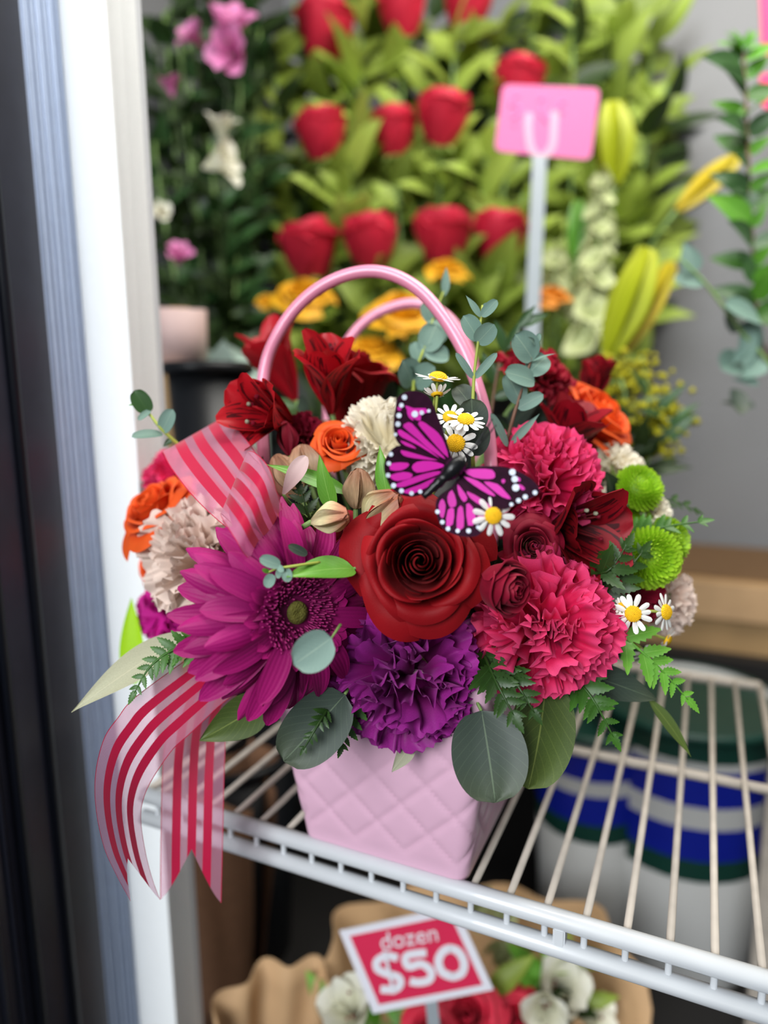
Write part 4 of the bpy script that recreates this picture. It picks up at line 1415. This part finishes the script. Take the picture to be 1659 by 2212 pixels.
def world_leaf(root, base, tip, mat, ratio, kind, rnd, bend=30, nm='leaf'):
    return add(nm, leafmesh(kind, ratio, bend, .22, .03), mat, root, leaf_matrix(base, tip, D(rnd.uniform(-.5, .5), rnd.uniform(.1, 1), 1)))


def stem_leaves(root, path, mats, rnd, n, L, spread=1.0, ratio=.5, kind='ovate', t0=.0, t1=.75):
    m = len(path) - 1
    for k in range(n):
        t = t0 + (t1 - t0) * (k + rnd.random()) / n
        i = min(m - 1, int(t * m))
        o = path[i].lerp(path[i + 1], t * m - i)
        a = k * 2.4 + rnd.uniform(-.5, .5)
        d = Vector((math.cos(a), math.sin(a), rnd.uniform(.0, 1.1))).normalized()
        l = L * rnd.uniform(.7, 1.2)
        world_leaf(root, o, o + d * l * spread, mats[k % len(mats)], ratio * rnd.uniform(.85, 1.15), kind, rnd)


def long_rose(label, px, py, dd, wpx, bk, seed, ax=(0.0, .9, .35)):
    rnd = random.Random(seed)
    axis = D(*ax)
    sc = wpx * dd / 1500 / .060
    pos = P(px, py, dd) + axis * .022 * sc
    root = rose('long_stem_rose', label, 'flower', pos, axis, sc, ROSE_BARREL, BG_RED, seed, rnd.uniform(0, 6), 'red roses at the back of the cooler', stem=False, res=(8, 7))
    base = pos - axis * .052 * .9 * sc
    tgt = BUCKETS[bk] + Vector((rnd.uniform(-.03, .03), rnd.uniform(-.03, .03), 0))
    path = bez(base, base - axis * .10, Vector((tgt.x * .6 + base.x * .4, tgt.y * .6 + base.y * .4, 1.36)), tgt, 10)
    add('stem', tube(path, .0032, 6), STEM, root, I4)
    stem_leaves(root, path, (BG_LEAF, BG_LEAF_L, BG_LEAF), rnd, 12, .085, 1.0, .55, t0=.04, t1=.5)


roses = [('top row red rose nearest the cooler jamb, cut by the picture edge', 702, 62, 1.18, 128, 'a'), ('top row red rose, second from the cooler jamb', 868, 22, 1.18, 108, 'a'), ('top row red rose, third from the cooler jamb', 1010, 8, 1.18, 112, 'b'),
         ('middle row red rose nearest the cooler jamb', 695, 285, 1.12, 112, 'a'), ('middle row red rose, the smaller of the touching two', 850, 280, 1.12, 104, 'b'), ('middle row red rose, the larger of the touching two', 957, 252, 1.10, 120, 'b'),
         ('red rose peeking out above the pink price card', 1122, 178, 1.14, 112, 'b'), ('bottom row dark red rose nearest the cooler jamb', 668, 532, 1.08, 128, 'a'), ('bottom row red rose, second from the cooler jamb', 800, 516, 1.06, 124, 'a'),
         ('bottom row red rose, third from the cooler jamb', 957, 505, 1.06, 128, 'b'), ('bottom row red rose beside the white price pick', 1080, 506, 1.08, 120, 'b')]
for i, (lb, px, py, dd, wp, bk) in enumerate(roses):
    long_rose(lb, px, py, dd, wp, bk, 300 + i, (random.Random(i).uniform(-.12, .12), .9, .38))


def leafy(label, group, px, py, dd, bk, mats, seed, n=11, L=.07, spread=1.0, ratio=.5, name='leafy_stem', t1=.55):
    rnd = random.Random(seed)
    top = P(px, py, dd)
    tgt = BUCKETS[bk] + Vector((rnd.uniform(-.05, .05), rnd.uniform(-.05, .05), 0))
    path = bez(top, top - Vector((0, 0, .12)), Vector((tgt.x * .5 + top.x * .5, tgt.y * .5 + top.y * .5, 1.38)), tgt, 10)
    root = thing(name, label, 'greenery', Matrix.Translation(path[-1]), group)
    add('stem', tube(path, .0026, 5), STEM, root, I4)
    stem_leaves(root, path, mats, rnd, n, L, spread, ratio, t0=0, t1=t1)
    return root


rnd = random.Random(5)
lt = (BG_LEAF, BG_LEAF_L, BG_LEAF_L)
spots = [(590, 120), (760, 130), (780, 20), (930, 120), (1080, 60), (1150, 20), (1240, 40), (1330, 30), (1200, 110), (1300, 130), (1410, 90), (760, 260), (640, 400), (760, 380), (900, 390), (1020, 380), (1050, 300), (1130, 420), (720, 560), (870, 560), (1230, 420), (1400, 250),
         (1180, 500), (1210, 560), (1440, 180), (900, 620), (1010, 620), (740, 650), (1330, 430), (1390, 420), (1260, 300), (600, 330), (980, 90), (1100, 560)]
for i, (x, y) in enumerate(spots):
    leafy('yellow-green leafy stem standing among the red roses', 'leafy stems among the roses', x, y, 1.12 + .10 * rnd.random(), 'a' if x < 830 else ('b' if x < 1140 else 'c'), lt if i % 3 else (BG_LEAF, BG_LEAF_L, BG_LEAF_D), 400 + i, n=17, L=.100, ratio=.5)
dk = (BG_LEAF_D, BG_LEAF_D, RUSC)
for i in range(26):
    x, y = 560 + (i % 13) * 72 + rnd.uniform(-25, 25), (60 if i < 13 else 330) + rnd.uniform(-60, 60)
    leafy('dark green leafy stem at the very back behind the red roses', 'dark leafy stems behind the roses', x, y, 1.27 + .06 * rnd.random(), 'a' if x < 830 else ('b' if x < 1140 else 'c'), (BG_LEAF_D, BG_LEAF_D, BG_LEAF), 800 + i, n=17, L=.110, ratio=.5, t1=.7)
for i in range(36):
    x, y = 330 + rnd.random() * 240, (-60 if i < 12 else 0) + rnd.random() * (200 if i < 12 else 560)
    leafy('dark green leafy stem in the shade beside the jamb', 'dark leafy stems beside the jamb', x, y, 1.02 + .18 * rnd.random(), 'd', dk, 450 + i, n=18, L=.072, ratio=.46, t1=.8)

# pink and white alstroemeria beside the jamb
for i, (lb, x, y, dd, L, mm, ax) in enumerate((('pink alstroemeria bloom at the top beside the jamb', 500, 30, .98, .062, ALS_P, (.2, .6, .6)), ('pink alstroemeria bloom hanging under the top one', 488, 105, .97, .060, ALS_P, (-.3, -.2, .9)),
                                         ('small pink alstroemeria bloom close to the jamb edge', 405, 65, 1.0, .040, ALS_P, (-.5, .3, .7)), ('pale pink alstroemeria bloom facing sideways above the blush roll', 495, 345, .95, .055, ALS_W, (.9, .1, .3)),
                                         ('white alstroemeria bloom between the pink and pale pink ones', 480, 255, .98, .042, ALS_W, (.1, .8, .5)), ('small white alstroemeria bloom touching the jamb edge', 350, 455, .95, .026, ALS_W, (.3, .2, .9)),
                                         ('small rosy alstroemeria bloom low beside the jamb', 388, 540, .97, .034, ALS_P, (.3, .5, .7)), ('small pink alstroemeria bud close to the jamb', 365, 170, .99, .030, ALS_P, (-.1, .8, .4)))):
    alstro('pale_alstroemeria', lb, P(x, y, dd), D(*ax), L, (mm, mm), 500 + i, spin=i, open_=1.5, group='alstroemeria beside the jamb', stem_mat=BG_LEAF_D, target=BUCKETS['d'] + Vector((0, 0, .15)))

# price cards
def card(name, label, corners, d, mat, cat, th=.0018):
    W = Matrix.Translation(P(*corners[0], d))
    root = thing(name, label, cat, W)
    pts = [P(x, y, d) for x, y in corners]
    # rounded corners
    out = []
    for i in range(4):
        a, b, c = pts[i - 1], pts[i], pts[(i + 1) % 4]
        r = .010
        p1, p2 = b + (a - b).normalized() * r, b + (c - b).normalized() * r
        for k in range(5):
            t = k / 4
            out.append(p1 * (1 - t) ** 2 + b * 2 * t * (1 - t) + p2 * t * t)
    add('card', prism(out, -TOC * th, 'card'), mat, root, I4)
    return root


pc = card('price_card', 'pink price card on a white plastic pick in front of the roses', [(1086, 181), (1297, 190), (1276, 346), (1068, 326)], .90, PINKCARD, 'price card')
def flat_stroke(root, name, pxs, wpx, d, mat, th=.0015):
    """flat bar along pixel polyline."""
    pts = smooth_path([P(x, y, d) for x, y in pxs], 4)
    L_, R_ = [], []
    for i, p in enumerate(pts):
        t = (pts[min(i + 1, len(pts) - 1)] - pts[max(i - 1, 0)]).normalized()
        s = TOC.cross(t).normalized() * (wpx * d / 1500 / 2)
        L_.append(p + s)
        R_.append(p - s)
    n = len(pts)
    vs = L_ + R_ + [p + TOC * th for p in L_] + [p + TOC * th for p in R_]
    fs = []
    for i in range(n - 1):
        fs += [(2 * n + i, 2 * n + i + 1, 3 * n + i + 1, 3 * n + i), (i, n + i, n + i + 1, i + 1), (i, i + 1, 2 * n + i + 1, 2 * n + i), (n + i, 3 * n + i, 3 * n + i + 1, n + i + 1)]
    fs += [(0, 2 * n, 3 * n, n), (n - 1, 2 * n - 1, 4 * n - 1, 3 * n - 1)]
    return add(name, mk(name, vs, fs, None, False), mat, root, I4)


flat_stroke(pc, 'pick', [(1165, 338), (1160, 450), (1152, 620), (1148, 760)], 30, .899, CLEARP, .003)
flat_stroke(pc, 'prong', [(1164, 345), (1146, 318), (1141, 270), (1144, 245)], 17, .8988, PRONG, .001)
flat_stroke(pc, 'prong', [(1166, 345), (1192, 318), (1197, 265), (1199, 240)], 17, .8988, PRONG, .001)
for seg in ([(1122, 206), (1108, 208), (1106, 226), (1120, 228), (1122, 244), (1106, 252)], [(1112, 262), (1114, 270)], [(1165, 214), (1180, 210), (1168, 240), (1184, 262)], [(1222, 218), (1208, 222), (1206, 236), (1220, 240)]):
    flat_stroke(pc, 'ink_mark', seg, 5, .8984, INK, .0003)
hc = card('price_card', 'hot pink price card at the picture edge behind the glossy branch', [(1640, -60), (1790, -60), (1800, 130), (1648, 118)], .98, HOTCARD, 'price card')
flat_stroke(hc, 'pick', [(1720, 120), (1718, 420), (1715, 700)], 24, .979, CLEARP, .003)
h2 = card('price_card', 'small hot pink card below the larger one at the picture edge', [(1641, 158), (1760, 160), (1760, 236), (1646, 234)], .97, HOTCARD, 'price card')
flat_stroke(h2, 'pick', [(1700, 234), (1700, 420), (1698, 700)], 24, .969, CLEARP, .003)
fb = P(1930, 860, 1.25)
bucket('flower_bucket', 'black bucket at the picture edge holding the glossy branch', fb, .07, .09, LEDGE, 1.36, BLACKP)


# lilies, stock, golden roses, goldenrod
def lily_bud(label, b, t, wpx, mat, seed):
    B, T = PP(b), PP(t)
    ax = (T - B)
    L = ax.length
    ax.normalize()
    W = axis_matrix(B, ax, seed)
    root = thing('lily_bud', label, 'flower bud', W, 'lily buds beside the price card')
    me = strap(('lily',), 1.0, .26, lambda v: .30 + .70 * math.sin(PI * min(1, v * .95)) ** .8, 20, -20, .85, 8, 12)
    wd = wpx * b[2] / 1500 / (L * .44)
    for i in range(3):
        add('petal', me, mat, root, W @ Matrix.Rotation(2 * PI * i / 3, 4, 'Z') @ Matrix.Diagonal((L * wd, L * wd, L, 1)))
    for i in range(3):
        add('petal', me, mat, root, W @ Matrix.Rotation(2 * PI * (i + .5) / 3, 4, 'Z') @ Matrix.Diagonal((L * wd * .9, L * wd * .9, L * .98, 1)))
    tg = BUCKETS['c'] + Vector((0, 0, .05))
    add('stem', tube(bez(B, B - ax * .06, tg + Vector((0, 0, .25)), tg, 8), .003, 6), STEM, root, I4)


lily_bud('upright yellow-green lily bud beside the pink price card', (1326, 402, .98), (1322, 214, .96), 68, LILY, 1)
lily_bud('largest yellow-green lily bud leaning above the orange rose', (1312, 770, .86), (1402, 530, .84), 72, LILY, 2)
lily_bud('slim golden lily bud behind the largest one', (1340, 770, .88), (1458, 560, .86), 48, LILY_Y, 3)
lily_bud('slanting golden lily bud close to the glossy branch', (1462, 455, .95), (1596, 338, .93), 46, LILY_Y, 4)
lily_bud('slim green lily bud between the price pick and the stock', (1242, 560, 1.0), (1248, 430, 1.0), 38, BRIGHT, 5)


def stock(label, pts, n, seed, size=.030):
    rnd = random.Random(seed)
    path = smooth_path([PP(p) for p in pts], 6)
    root = thing('stock_spike', label, 'flower', Matrix.Translation(path[0]), 'pale stock spikes')
    tg = BUCKETS['c'] + Vector((0, 0, .05))
    add('stem', tube(path, .003, 6), STEM, root, I4)
    add('stem', tube(bez(path[0], path[0] - Vector((0, 0, .1)), tg + Vector((0, 0, .2)), tg, 6), .003, 6), STEM, root, I4)
    fm = carn_variants(9)
    m = len(path) - 1
    for i in range(n):
        t = (i + .5) / n
        k = min(m - 1, int(t * m))
        o = path[k].lerp(path[k + 1], t * m - k)
        a = i * 2.4
        d = (RT * math.cos(a) + TOC * math.sin(a) + UP * .5).normalized()
        s = size * (1.15 - .6 * t) * rnd.uniform(.85, 1.15)
        fl = add('floret', strap(('stockc',), 1.0, .45, pr_obov, 20, 80, .3, 6, 8, .12, 3), STOCKM, root, axis_matrix(o, d, a) @ Matrix.Scale(s, 4))
        for q in range(1, 4):
            add('petal', strap(('stockc',), 1.0, .45, pr_obov, 20, 80, .3, 6, 8, .12, 3), STOCKM, fl, axis_matrix(o, d, a + q * PI / 2) @ Matrix.Scale(s, 4))


stock('tall pale green stock spike beside the white price pick', [(1275, 770, .95), (1282, 640, .96), (1295, 500, .97), (1300, 385, .97)], 30, 1, .034)
stock('short pale stock spike under the price pick', [(1200, 680, 1.0), (1200, 610, 1.0), (1195, 545, 1.0)], 9, 2, .032)
for i, (lb, x, y, dd, wp, mm, ax) in enumerate((('golden rose behind the red alstroemeria, by the handle', 655, 640, .95, 120, YROSE, (0, .7, .7)), ('golden orange rose framed by the handle arch', 868, 680, .90, 150, YROSE, (0, .7, .7)), ('small golden rose behind the top of the handle', 965, 585, .98, 90, YROSE, (.1, .8, .5)),
                                            ('soft orange rose at the foot of the price pick', 1192, 642, .95, 80, ORANGE_B, (0, .8, .5)), ('small yellow rose in the shade above the red alstroemeria', 575, 652, .98, 46, YROSE, (0, .6, .7)), ('golden rose low behind the upright alstroemeria', 800, 760, .90, 120, YROSE, (0, .8, .5)))):
    axis = D(*ax)
    sc = wp * dd / 1500 / .066
    rose('garden_rose', lb, 'flower', P(x, y, dd) + axis * .015 * sc, axis, sc, ROSE_SPRAY, mm, 600 + i, group='golden roses behind the bouquet', res=(8, 7), target=BUCKETS['b' if x < 1100 else 'c'] + Vector((0, 0, .1)))


def goldenrod(label, stems, seed):
    rnd = random.Random(seed)
    root = thing('goldenrod_spray', label, 'flower', Matrix.Translation(PP(stems[0][0])))
    vs, fs = [], []
    for st in stems:
        path = smooth_path([PP(p) for p in st], 6)
        add('stem', tube(path, .0022, 5), STEM, root, I4)
        for k in range(90):
            t = .30 + .70 * rnd.random()
            i = min(len(path) - 2, int(t * (len(path) - 1)))
            o = path[i] + Vector((rnd.gauss(0, 1), rnd.gauss(0, 1), rnd.gauss(0, 1))) * .013 * (1.15 - .5 * t)
            s = rnd.uniform(.003, .0055)
            b0 = len(vs)
            vs += [o + Vector(q) * s for q in ((1, 0, 0), (-1, 0, 0), (0, 1, 0), (0, -1, 0), (0, 0, 1), (0, 0, -1))]
            for a, b, c in ((0, 2, 4), (2, 1, 4), (1, 3, 4), (3, 0, 4), (2, 0, 5), (1, 2, 5), (3, 1, 5), (0, 3, 5)):
                fs.append((b0 + a, b0 + b, b0 + c))
        stem_leaves(root, path, (BG_LEAF_D, RUSC), rnd, 8, .05, 1, .25, 'lance', t0=0, t1=.6)
    add('florets', mk('florets', vs, fs), YFILL, root, I4, kind='stuff')


goldenrod('yellow goldenrod spray behind the orange rose, against the grey wall', [[(1350, 1000, .72), (1350, 860, .74), (1325, 780, .76)], [(1370, 1010, .72), (1400, 880, .74), (1385, 770, .76)], [(1390, 1020, .72), (1430, 920, .73), (1440, 850, .75)], [(1370, 1030, .72), (1420, 960, .73), (1450, 900, .74)]], 3)

# glossy branch and eucalyptus at the picture edge
rnd = random.Random(9)
pts = [(1900, 1000, 1.2), (1690, 800, .84), (1640, 700, .80), (1628, 560, .79), (1618, 380, .78), (1612, 230, .78), (1606, 100, .78)]
lv = []
for i in range(15):
    y = 130 + i * 40
    x = 1606 + (y - 100) * .045
    s = -1 if i % 2 else 1
    lv.append(((x, y, .78), (x + s * rnd.uniform(75, 110), y - rnd.uniform(10, 70), .78 + rnd.uniform(-.04, .03)), .52, 'ovate', (rnd.uniform(-.4, .4), .2, 1), 20, (BRIGHT, RUSC, FERN)[i % 3]))
    lv.append(((x, y, .78), (x - s * rnd.uniform(30, 70), y - rnd.uniform(30, 80), .76 + rnd.uniform(-.04, .03)), .52, 'ovate', (rnd.uniform(-.4, .4), .2, 1), 20, (RUSC, BRIGHT)[i % 2]))
for a in range(6):
    lv.append(((1606, 110, .78), (1606 + 60 * math.cos(a), 100 - 40 * abs(math.sin(a)), .77), .5, 'ovate', (0, .6, .8), 20, BRIGHT))
sprig('glossy_branch', 'glossy green leafy branch at the picture edge against the grey wall', 'greenery', pts, lv, RUSC, STEM_B, .003)
lv = []
for i, (x, y) in enumerate(((1600, 700), (1560, 660), (1620, 740), (1640, 690), (1580, 720), (1610, 790), (1640, 830), (1590, 840), (1650, 780), (1560, 800), (1630, 880), (1520, 615), (1500, 590))):
    a = rnd.uniform(0, 6.28)
    r = rnd.uniform(55, 90)
    lv.append(((x, y, .72), (x + r * math.cos(a), y + r * math.sin(a), .72 + rnd.uniform(-.03, .03)), rnd.uniform(.4, .75), 'round' if i % 2 else 'ovate', (rnd.uniform(-.4, .4), .4, .8), 14, (EUC, EUC_D, EUC)[i % 3]))
sprig('eucalyptus_branch', 'blurred eucalyptus branch slanting in from the picture edge', 'eucalyptus', [(1720, 1000, .74), (1690, 830, .72), (1600, 715, .72), (1530, 620, .72), (1472, 562, .72)], lv, EUC, STEM, .0024)

# ------------------------------------------------------------------ beside the jamb: blush roll, black vase, mint paper cone
def roll(name, label, c, r, h, axis, mat, inner, cat):
    W = axis_matrix(c, axis)
    root = thing(name, label, cat, W)
    add('body', lathe([(r * .35, 0), (r, 0), (r, h), (r * .92, h + .001), (r * .9, h - .004), (r * .4, h - .006), (r * .38, .004)], 28), mat, root, W)
    add('core', lathe([(r * .38, h - .006), (r * .38, h + .002), (r * .25, h + .002), (r * .25, .0)], 20), inner, root, W)
    return root


roll('ribbon_roll', 'pale blush ribbon roll on top of the paper stack beside the jamb', P(392, 790, .84), .031, .066, (0.05, -.1, 1), BLUSHP, KRAFT, 'roll')
zt = P(392, 790, .84)
ps = sbox('kraft_box', -0.0, .1, 0, .1, 0, .1, KRAFT)
bpy.data.objects.remove(ps)
kb = thing('cardboard_box', 'beige cardboard box under the blush roll beside the jamb', 'box', Matrix.Translation((zt.x, zt.y, LEDGE)))
add('body', box(.070, .070, zt.z - LEDGE - .003, .002), CARD, kb, Matrix.Translation((zt.x - .012, zt.y, (LEDGE + zt.z - .003) / 2)) @ SROT)
add('tape', box(.016, .0715, zt.z - LEDGE - .002, .0005), KRAFT, kb, Matrix.Translation((zt.x - .012, zt.y, (LEDGE + zt.z - .002) / 2)) @ SROT)
vc = P(452, 840, .77)
bucket('flower_vase', 'black tapered vase between the blush roll and the mint paper cone', vc, .026, .045, LEDGE, P(452, 785, .77).z, BLACKP, 'vase')
mc = P(528, 800, .86)
W = axis_matrix(Vector((mc.x + .01, mc.y + .02, LEDGE)), (-.04, -.04, 1))
mr_ = thing('paper_cone', 'pale mint paper cone behind the red alstroemeria', 'paper wrap', W)
hcone = P(520, 775, .86).z - LEDGE
add('sheet', lathe([(.010, 0), (.030, hcone * .8), (.034, hcone), (.032, hcone), (.009, .003)], 20), MINT, mr_, W)
for k in range(5):
    a = k * 1.25
    b0 = W @ Vector((.028 * math.cos(a), .028 * math.sin(a), hcone * .95))
    add('flap', leafmesh('ovate', .7, 20), MINT, mr_, leaf_matrix(b0, b0 + Vector((.03 * math.cos(a), .03 * math.sin(a), .045)), TOC))

# cardboard boxes on the ledge by the back corner of the shelf
bx = thing('cardboard_box', 'open cardboard box on the ledge behind the wire shelf', 'box', Matrix.Translation(S(.30, .95, LEDGE)))
sbox('body', .02, .60, .83, 1.10, LEDGE, LEDGE + .12, CARD, bx, .002)
sbox('flap', .015, .60, .815, .83, LEDGE + .06, LEDGE + .118, KRAFT, bx)
sbox('lid_panel', .03, .60, .84, 1.09, LEDGE + .1205, LEDGE + .1235, pm('dark_cardboard', '6E5236', .8, var=.1), bx)

# ------------------------------------------------------------------ under the shelf
def shelf_bucket(label, px, py, dd, r, ztop, body, bands, name='flower_bucket'):
    c = P(px, py, dd)
    bucket(name, label, c, r * .8, r, FLOOR_Z, ztop, body, 'bucket', bands)


shelf_bucket('white bucket with blue, white and dark green label bands under the shelf corner', 1490, 1500, .96, .122, 0.985, WHITEP, ((.46, .54, TEALP), (.54, .66, BLUEP), (.66, .74, WHITEP), (.74, .87, BLUEP), (.87, .90, WHITEP), (.90, .975, TEALP)))
shelf_bucket('smaller white bucket with blue and dark green label bands beside the first', 1285, 1480, .97, .080, .955, WHITEP, ((.56, .64, TEALP), (.64, .76, BLUEP), (.76, .82, WHITEP), (.82, .93, BLUEP)))

# kraft wrapped bouquet with the price sign
def kraft_wrap(label, c, z0, R0, R1, heights, a0, a1, mat, seed, name='kraft_wrap'):
    rnd = random.Random(seed)
    W = Matrix.Translation((c.x, c.y, z0))
    root = thing(name, label, 'paper wrap', W)
    n, m = 48, 8
    vs, fs = [], []
    for j in range(m + 1):
        v = j / m
        for i in range(n + 1):
            t = i / n
            a = a0 + (a1 - a0) * t
            k = t * (len(heights) - 1)
            i0 = min(int(k), len(heights) - 2)
            h = heights[i0] + (heights[i0 + 1] - heights[i0]) * (k - i0)
            r = R0 + (R1 - R0) * v + .010 * math.sin(9 * a + 3 * v) * v
            vs.append(Vector((r * math.cos(a), r * math.sin(a), h * v)))
    for j in range(m):
        for i in range(n):
            a = j * (n + 1) + i
            fs.append((a, a + 1, a + n + 2, a + n + 1))
    o = add('sheet', mk('sheet', vs, fs), mat, root, W)
    md = o.modifiers.new('thickness', 'SOLIDIFY')
    md.thickness = .0012
    return root


kc = P(1030, 2230, .74)
kraft_wrap('tan kraft paper wrap around the red rose bouquet under the shelf', kc, FLOOR_Z, .07, .165, [.14, .21, .215, .19, .175, .17, .18, .20, .22, .20, .12], math.radians(-25), math.radians(215), KRAFT, 1)
kc2 = P(610, 2260, .66)
kraft_wrap('folded kraft paper sheet in front of the larger wrap', kc2, FLOOR_Z, .05, .075, [.20, .215, .21, .19], math.radians(20), math.radians(190), KRAFT, 2)
kc3 = P(470, 2230, .95)
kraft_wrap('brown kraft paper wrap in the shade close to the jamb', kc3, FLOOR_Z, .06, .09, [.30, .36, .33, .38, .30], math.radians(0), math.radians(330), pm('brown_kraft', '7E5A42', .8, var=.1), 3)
shelf_bucket('black bucket in the shade between the jamb and the kraft wrap', 520, 2000, 1.02, .09, .92, BLACKP, ())
bt = Vector((kc.x, kc.y, FLOOR_Z + .06))
sgd = .60
sg = thing('price_sign', 'crimson price sign with white border stuck in the kraft bouquet', 'price sign', Matrix.Translation(P(900, 2060, sgd)))
cor = [(733, 2012), (985, 1958), (1066, 2138), (806, 2190)]
sp_ = [P(x, y, sgd) for x, y in cor]
add('card', prism(sp_, -TOC * .002, 'card'), SIGN_W, sg, I4)
cx, cy = sum(c[0] for c in cor) / 4, sum(c[1] for c in cor) / 4
inn = [(cx + (x - cx) * .86, cy + (y - cy) * .83) for x, y in cor]
add('print', prism([P(x, y, sgd - .0004) for x, y in inn], -TOC * .0003, 'print'), SIGN_R, sg, I4)


def q50(x, y):
    return (730 + x * .211, 1940 + y * .211)


for nm, st, wd in (('dollar_sign', [(612, 612), (500, 590), (402, 640), (404, 722), (500, 772), (612, 806), (640, 872), (580, 932), (436, 932)], 17), ('dollar_bar', [(470, 540), (520, 740), (572, 980)], 7),
                   ('digit_five', [(905, 556), (700, 590), (722, 700), (850, 672), (950, 742), (938, 832), (830, 862), (736, 848)], 17),
                   ('digit_zero', [(1158, 512), (1080, 540), (1028, 640), (1066, 756), (1176, 806)], 18), ('digit_zero', [(1140, 512), (1230, 545), (1290, 660), (1264, 770), (1160, 808)], 18)):
    flat_stroke(sg, nm, [q50(*p) for p in st], wd, sgd - (.0016 if nm == 'dollar_bar' else .0008), SIGN_W, .0004)
cu = bpy.data.curves.new('lettering', 'FONT')
cu.body = 'dozen'
cu.align_x = 'CENTER'
cu.align_y = 'CENTER'
cu.size = .021
cu.extrude = .0002
tmp = bpy.data.objects.new('lettering_curve', cu)
COL.objects.link(tmp)
me = bpy.data.meshes.new_from_object(tmp.evaluated_get(bpy.context.evaluated_depsgraph_get()))
bpy.data.objects.remove(tmp)
Xn = (P(*q50(1000, 362), sgd) - P(*q50(460, 452), sgd)).normalized()
add('lettering', me, SIGN_W, sg, Matrix.Translation(P(*q50(728, 410), sgd - .0010)) @ Matrix((Xn, TOC.cross(Xn), TOC)).transposed().to_4x4())
flat_stroke(sg, 'pick', [(930, 2150), (945, 2300), (960, 2600)], 26, sgd + .003, CLEARP, .002)
for i, (lb, x, y, dd, wp) in enumerate((('red rose under the price sign, middle of the wrapped bouquet', 1010, 2205, .66, 150), ('red rose under the price sign, beside the white alstroemeria', 1120, 2215, .68, 130), ('red rose under the sign corner at the picture edge', 930, 2235, .64, 120))):
    sc = wp * dd / 1500 / .066
    ax = D((i - 1) * .1, .75, .6)
    rose('red_rose', lb, 'flower', P(x, y, dd) + ax * .02 * sc, ax, sc, ROSE_SPRAY, BG_RED, 700 + i, group='red roses in the kraft wrap', res=(8, 7), target=bt)
for i, (lb, x, y, dd, L, ax) in enumerate((('white alstroemeria beside the red roses, turned to the shelf', 1218, 2130, .68, .060, (.1, .6, .7)), ('white alstroemeria lowest at the picture edge near the red roses', 1180, 2195, .64, .050, (-.2, .2, .9)), ('white alstroemeria at the lower corner of the price sign', 745, 2170, .62, .058, (-.3, .7, .6)),
                                       ('white alstroemeria peeking out at the picture edge by the kraft', 1290, 2190, .70, .045, (.4, .4, .7)))):
    alstro('white_alstroemeria', lb, P(x, y, dd), D(*ax), L, (ALS_W, ALS_W), 710 + i, spin=i * .7, group='white alstroemeria in the kraft wrap', target=bt)
BUCKETS['k'] = bt
rnd = random.Random(14)
path = smooth_path([P(1130, 2200, .74), P(1110, 2080, .76), P(1075, 1990, .77), P(1060, 1950, .78)], 6)
sk = thing('stock_spike', 'pale green stock spike beside the price sign under the shelf', 'flower', Matrix.Translation(path[0]))
add('stem', tube([bt, path[0]] + path[1:], .003, 6), STEM, sk, I4)
for i in range(26):
    t = (i + .5) / 26
    k = min(len(path) - 2, int(t * (len(path) - 1)))
    d = (RT * math.cos(i * 2.4) + TOC * math.sin(i * 2.4) + UP * .4).normalized()
    add('floret', strap(('stockc',), 1.0, .45, pr_obov, 20, 80, .3, 6, 8, .12, 3), STOCKM, sk, axis_matrix(path[k], d, i) @ Matrix.Scale(.030, 4))
for i, (x, y) in enumerate(((1060, 2140), (1180, 2080), (1240, 2060), (860, 2180), (690, 2140), (1270, 2140), (960, 2170))):
    top = P(x, y, .70)
    root = thing('leafy_stem', 'green leafy stem inside the kraft wrap under the shelf', 'greenery', Matrix.Translation(bt), 'leafy stems in the kraft wrap')
    path = bez(top, top - Vector((0, 0, .06)), bt + Vector((0, 0, .1)), bt, 8)
    add('stem', tube(path, .002, 5), STEM, root, I4)
    stem_leaves(root, path, (BG_LEAF, BRIGHT, BG_LEAF_D), rnd, 6, .05, 1, .4, t0=0, t1=.5)
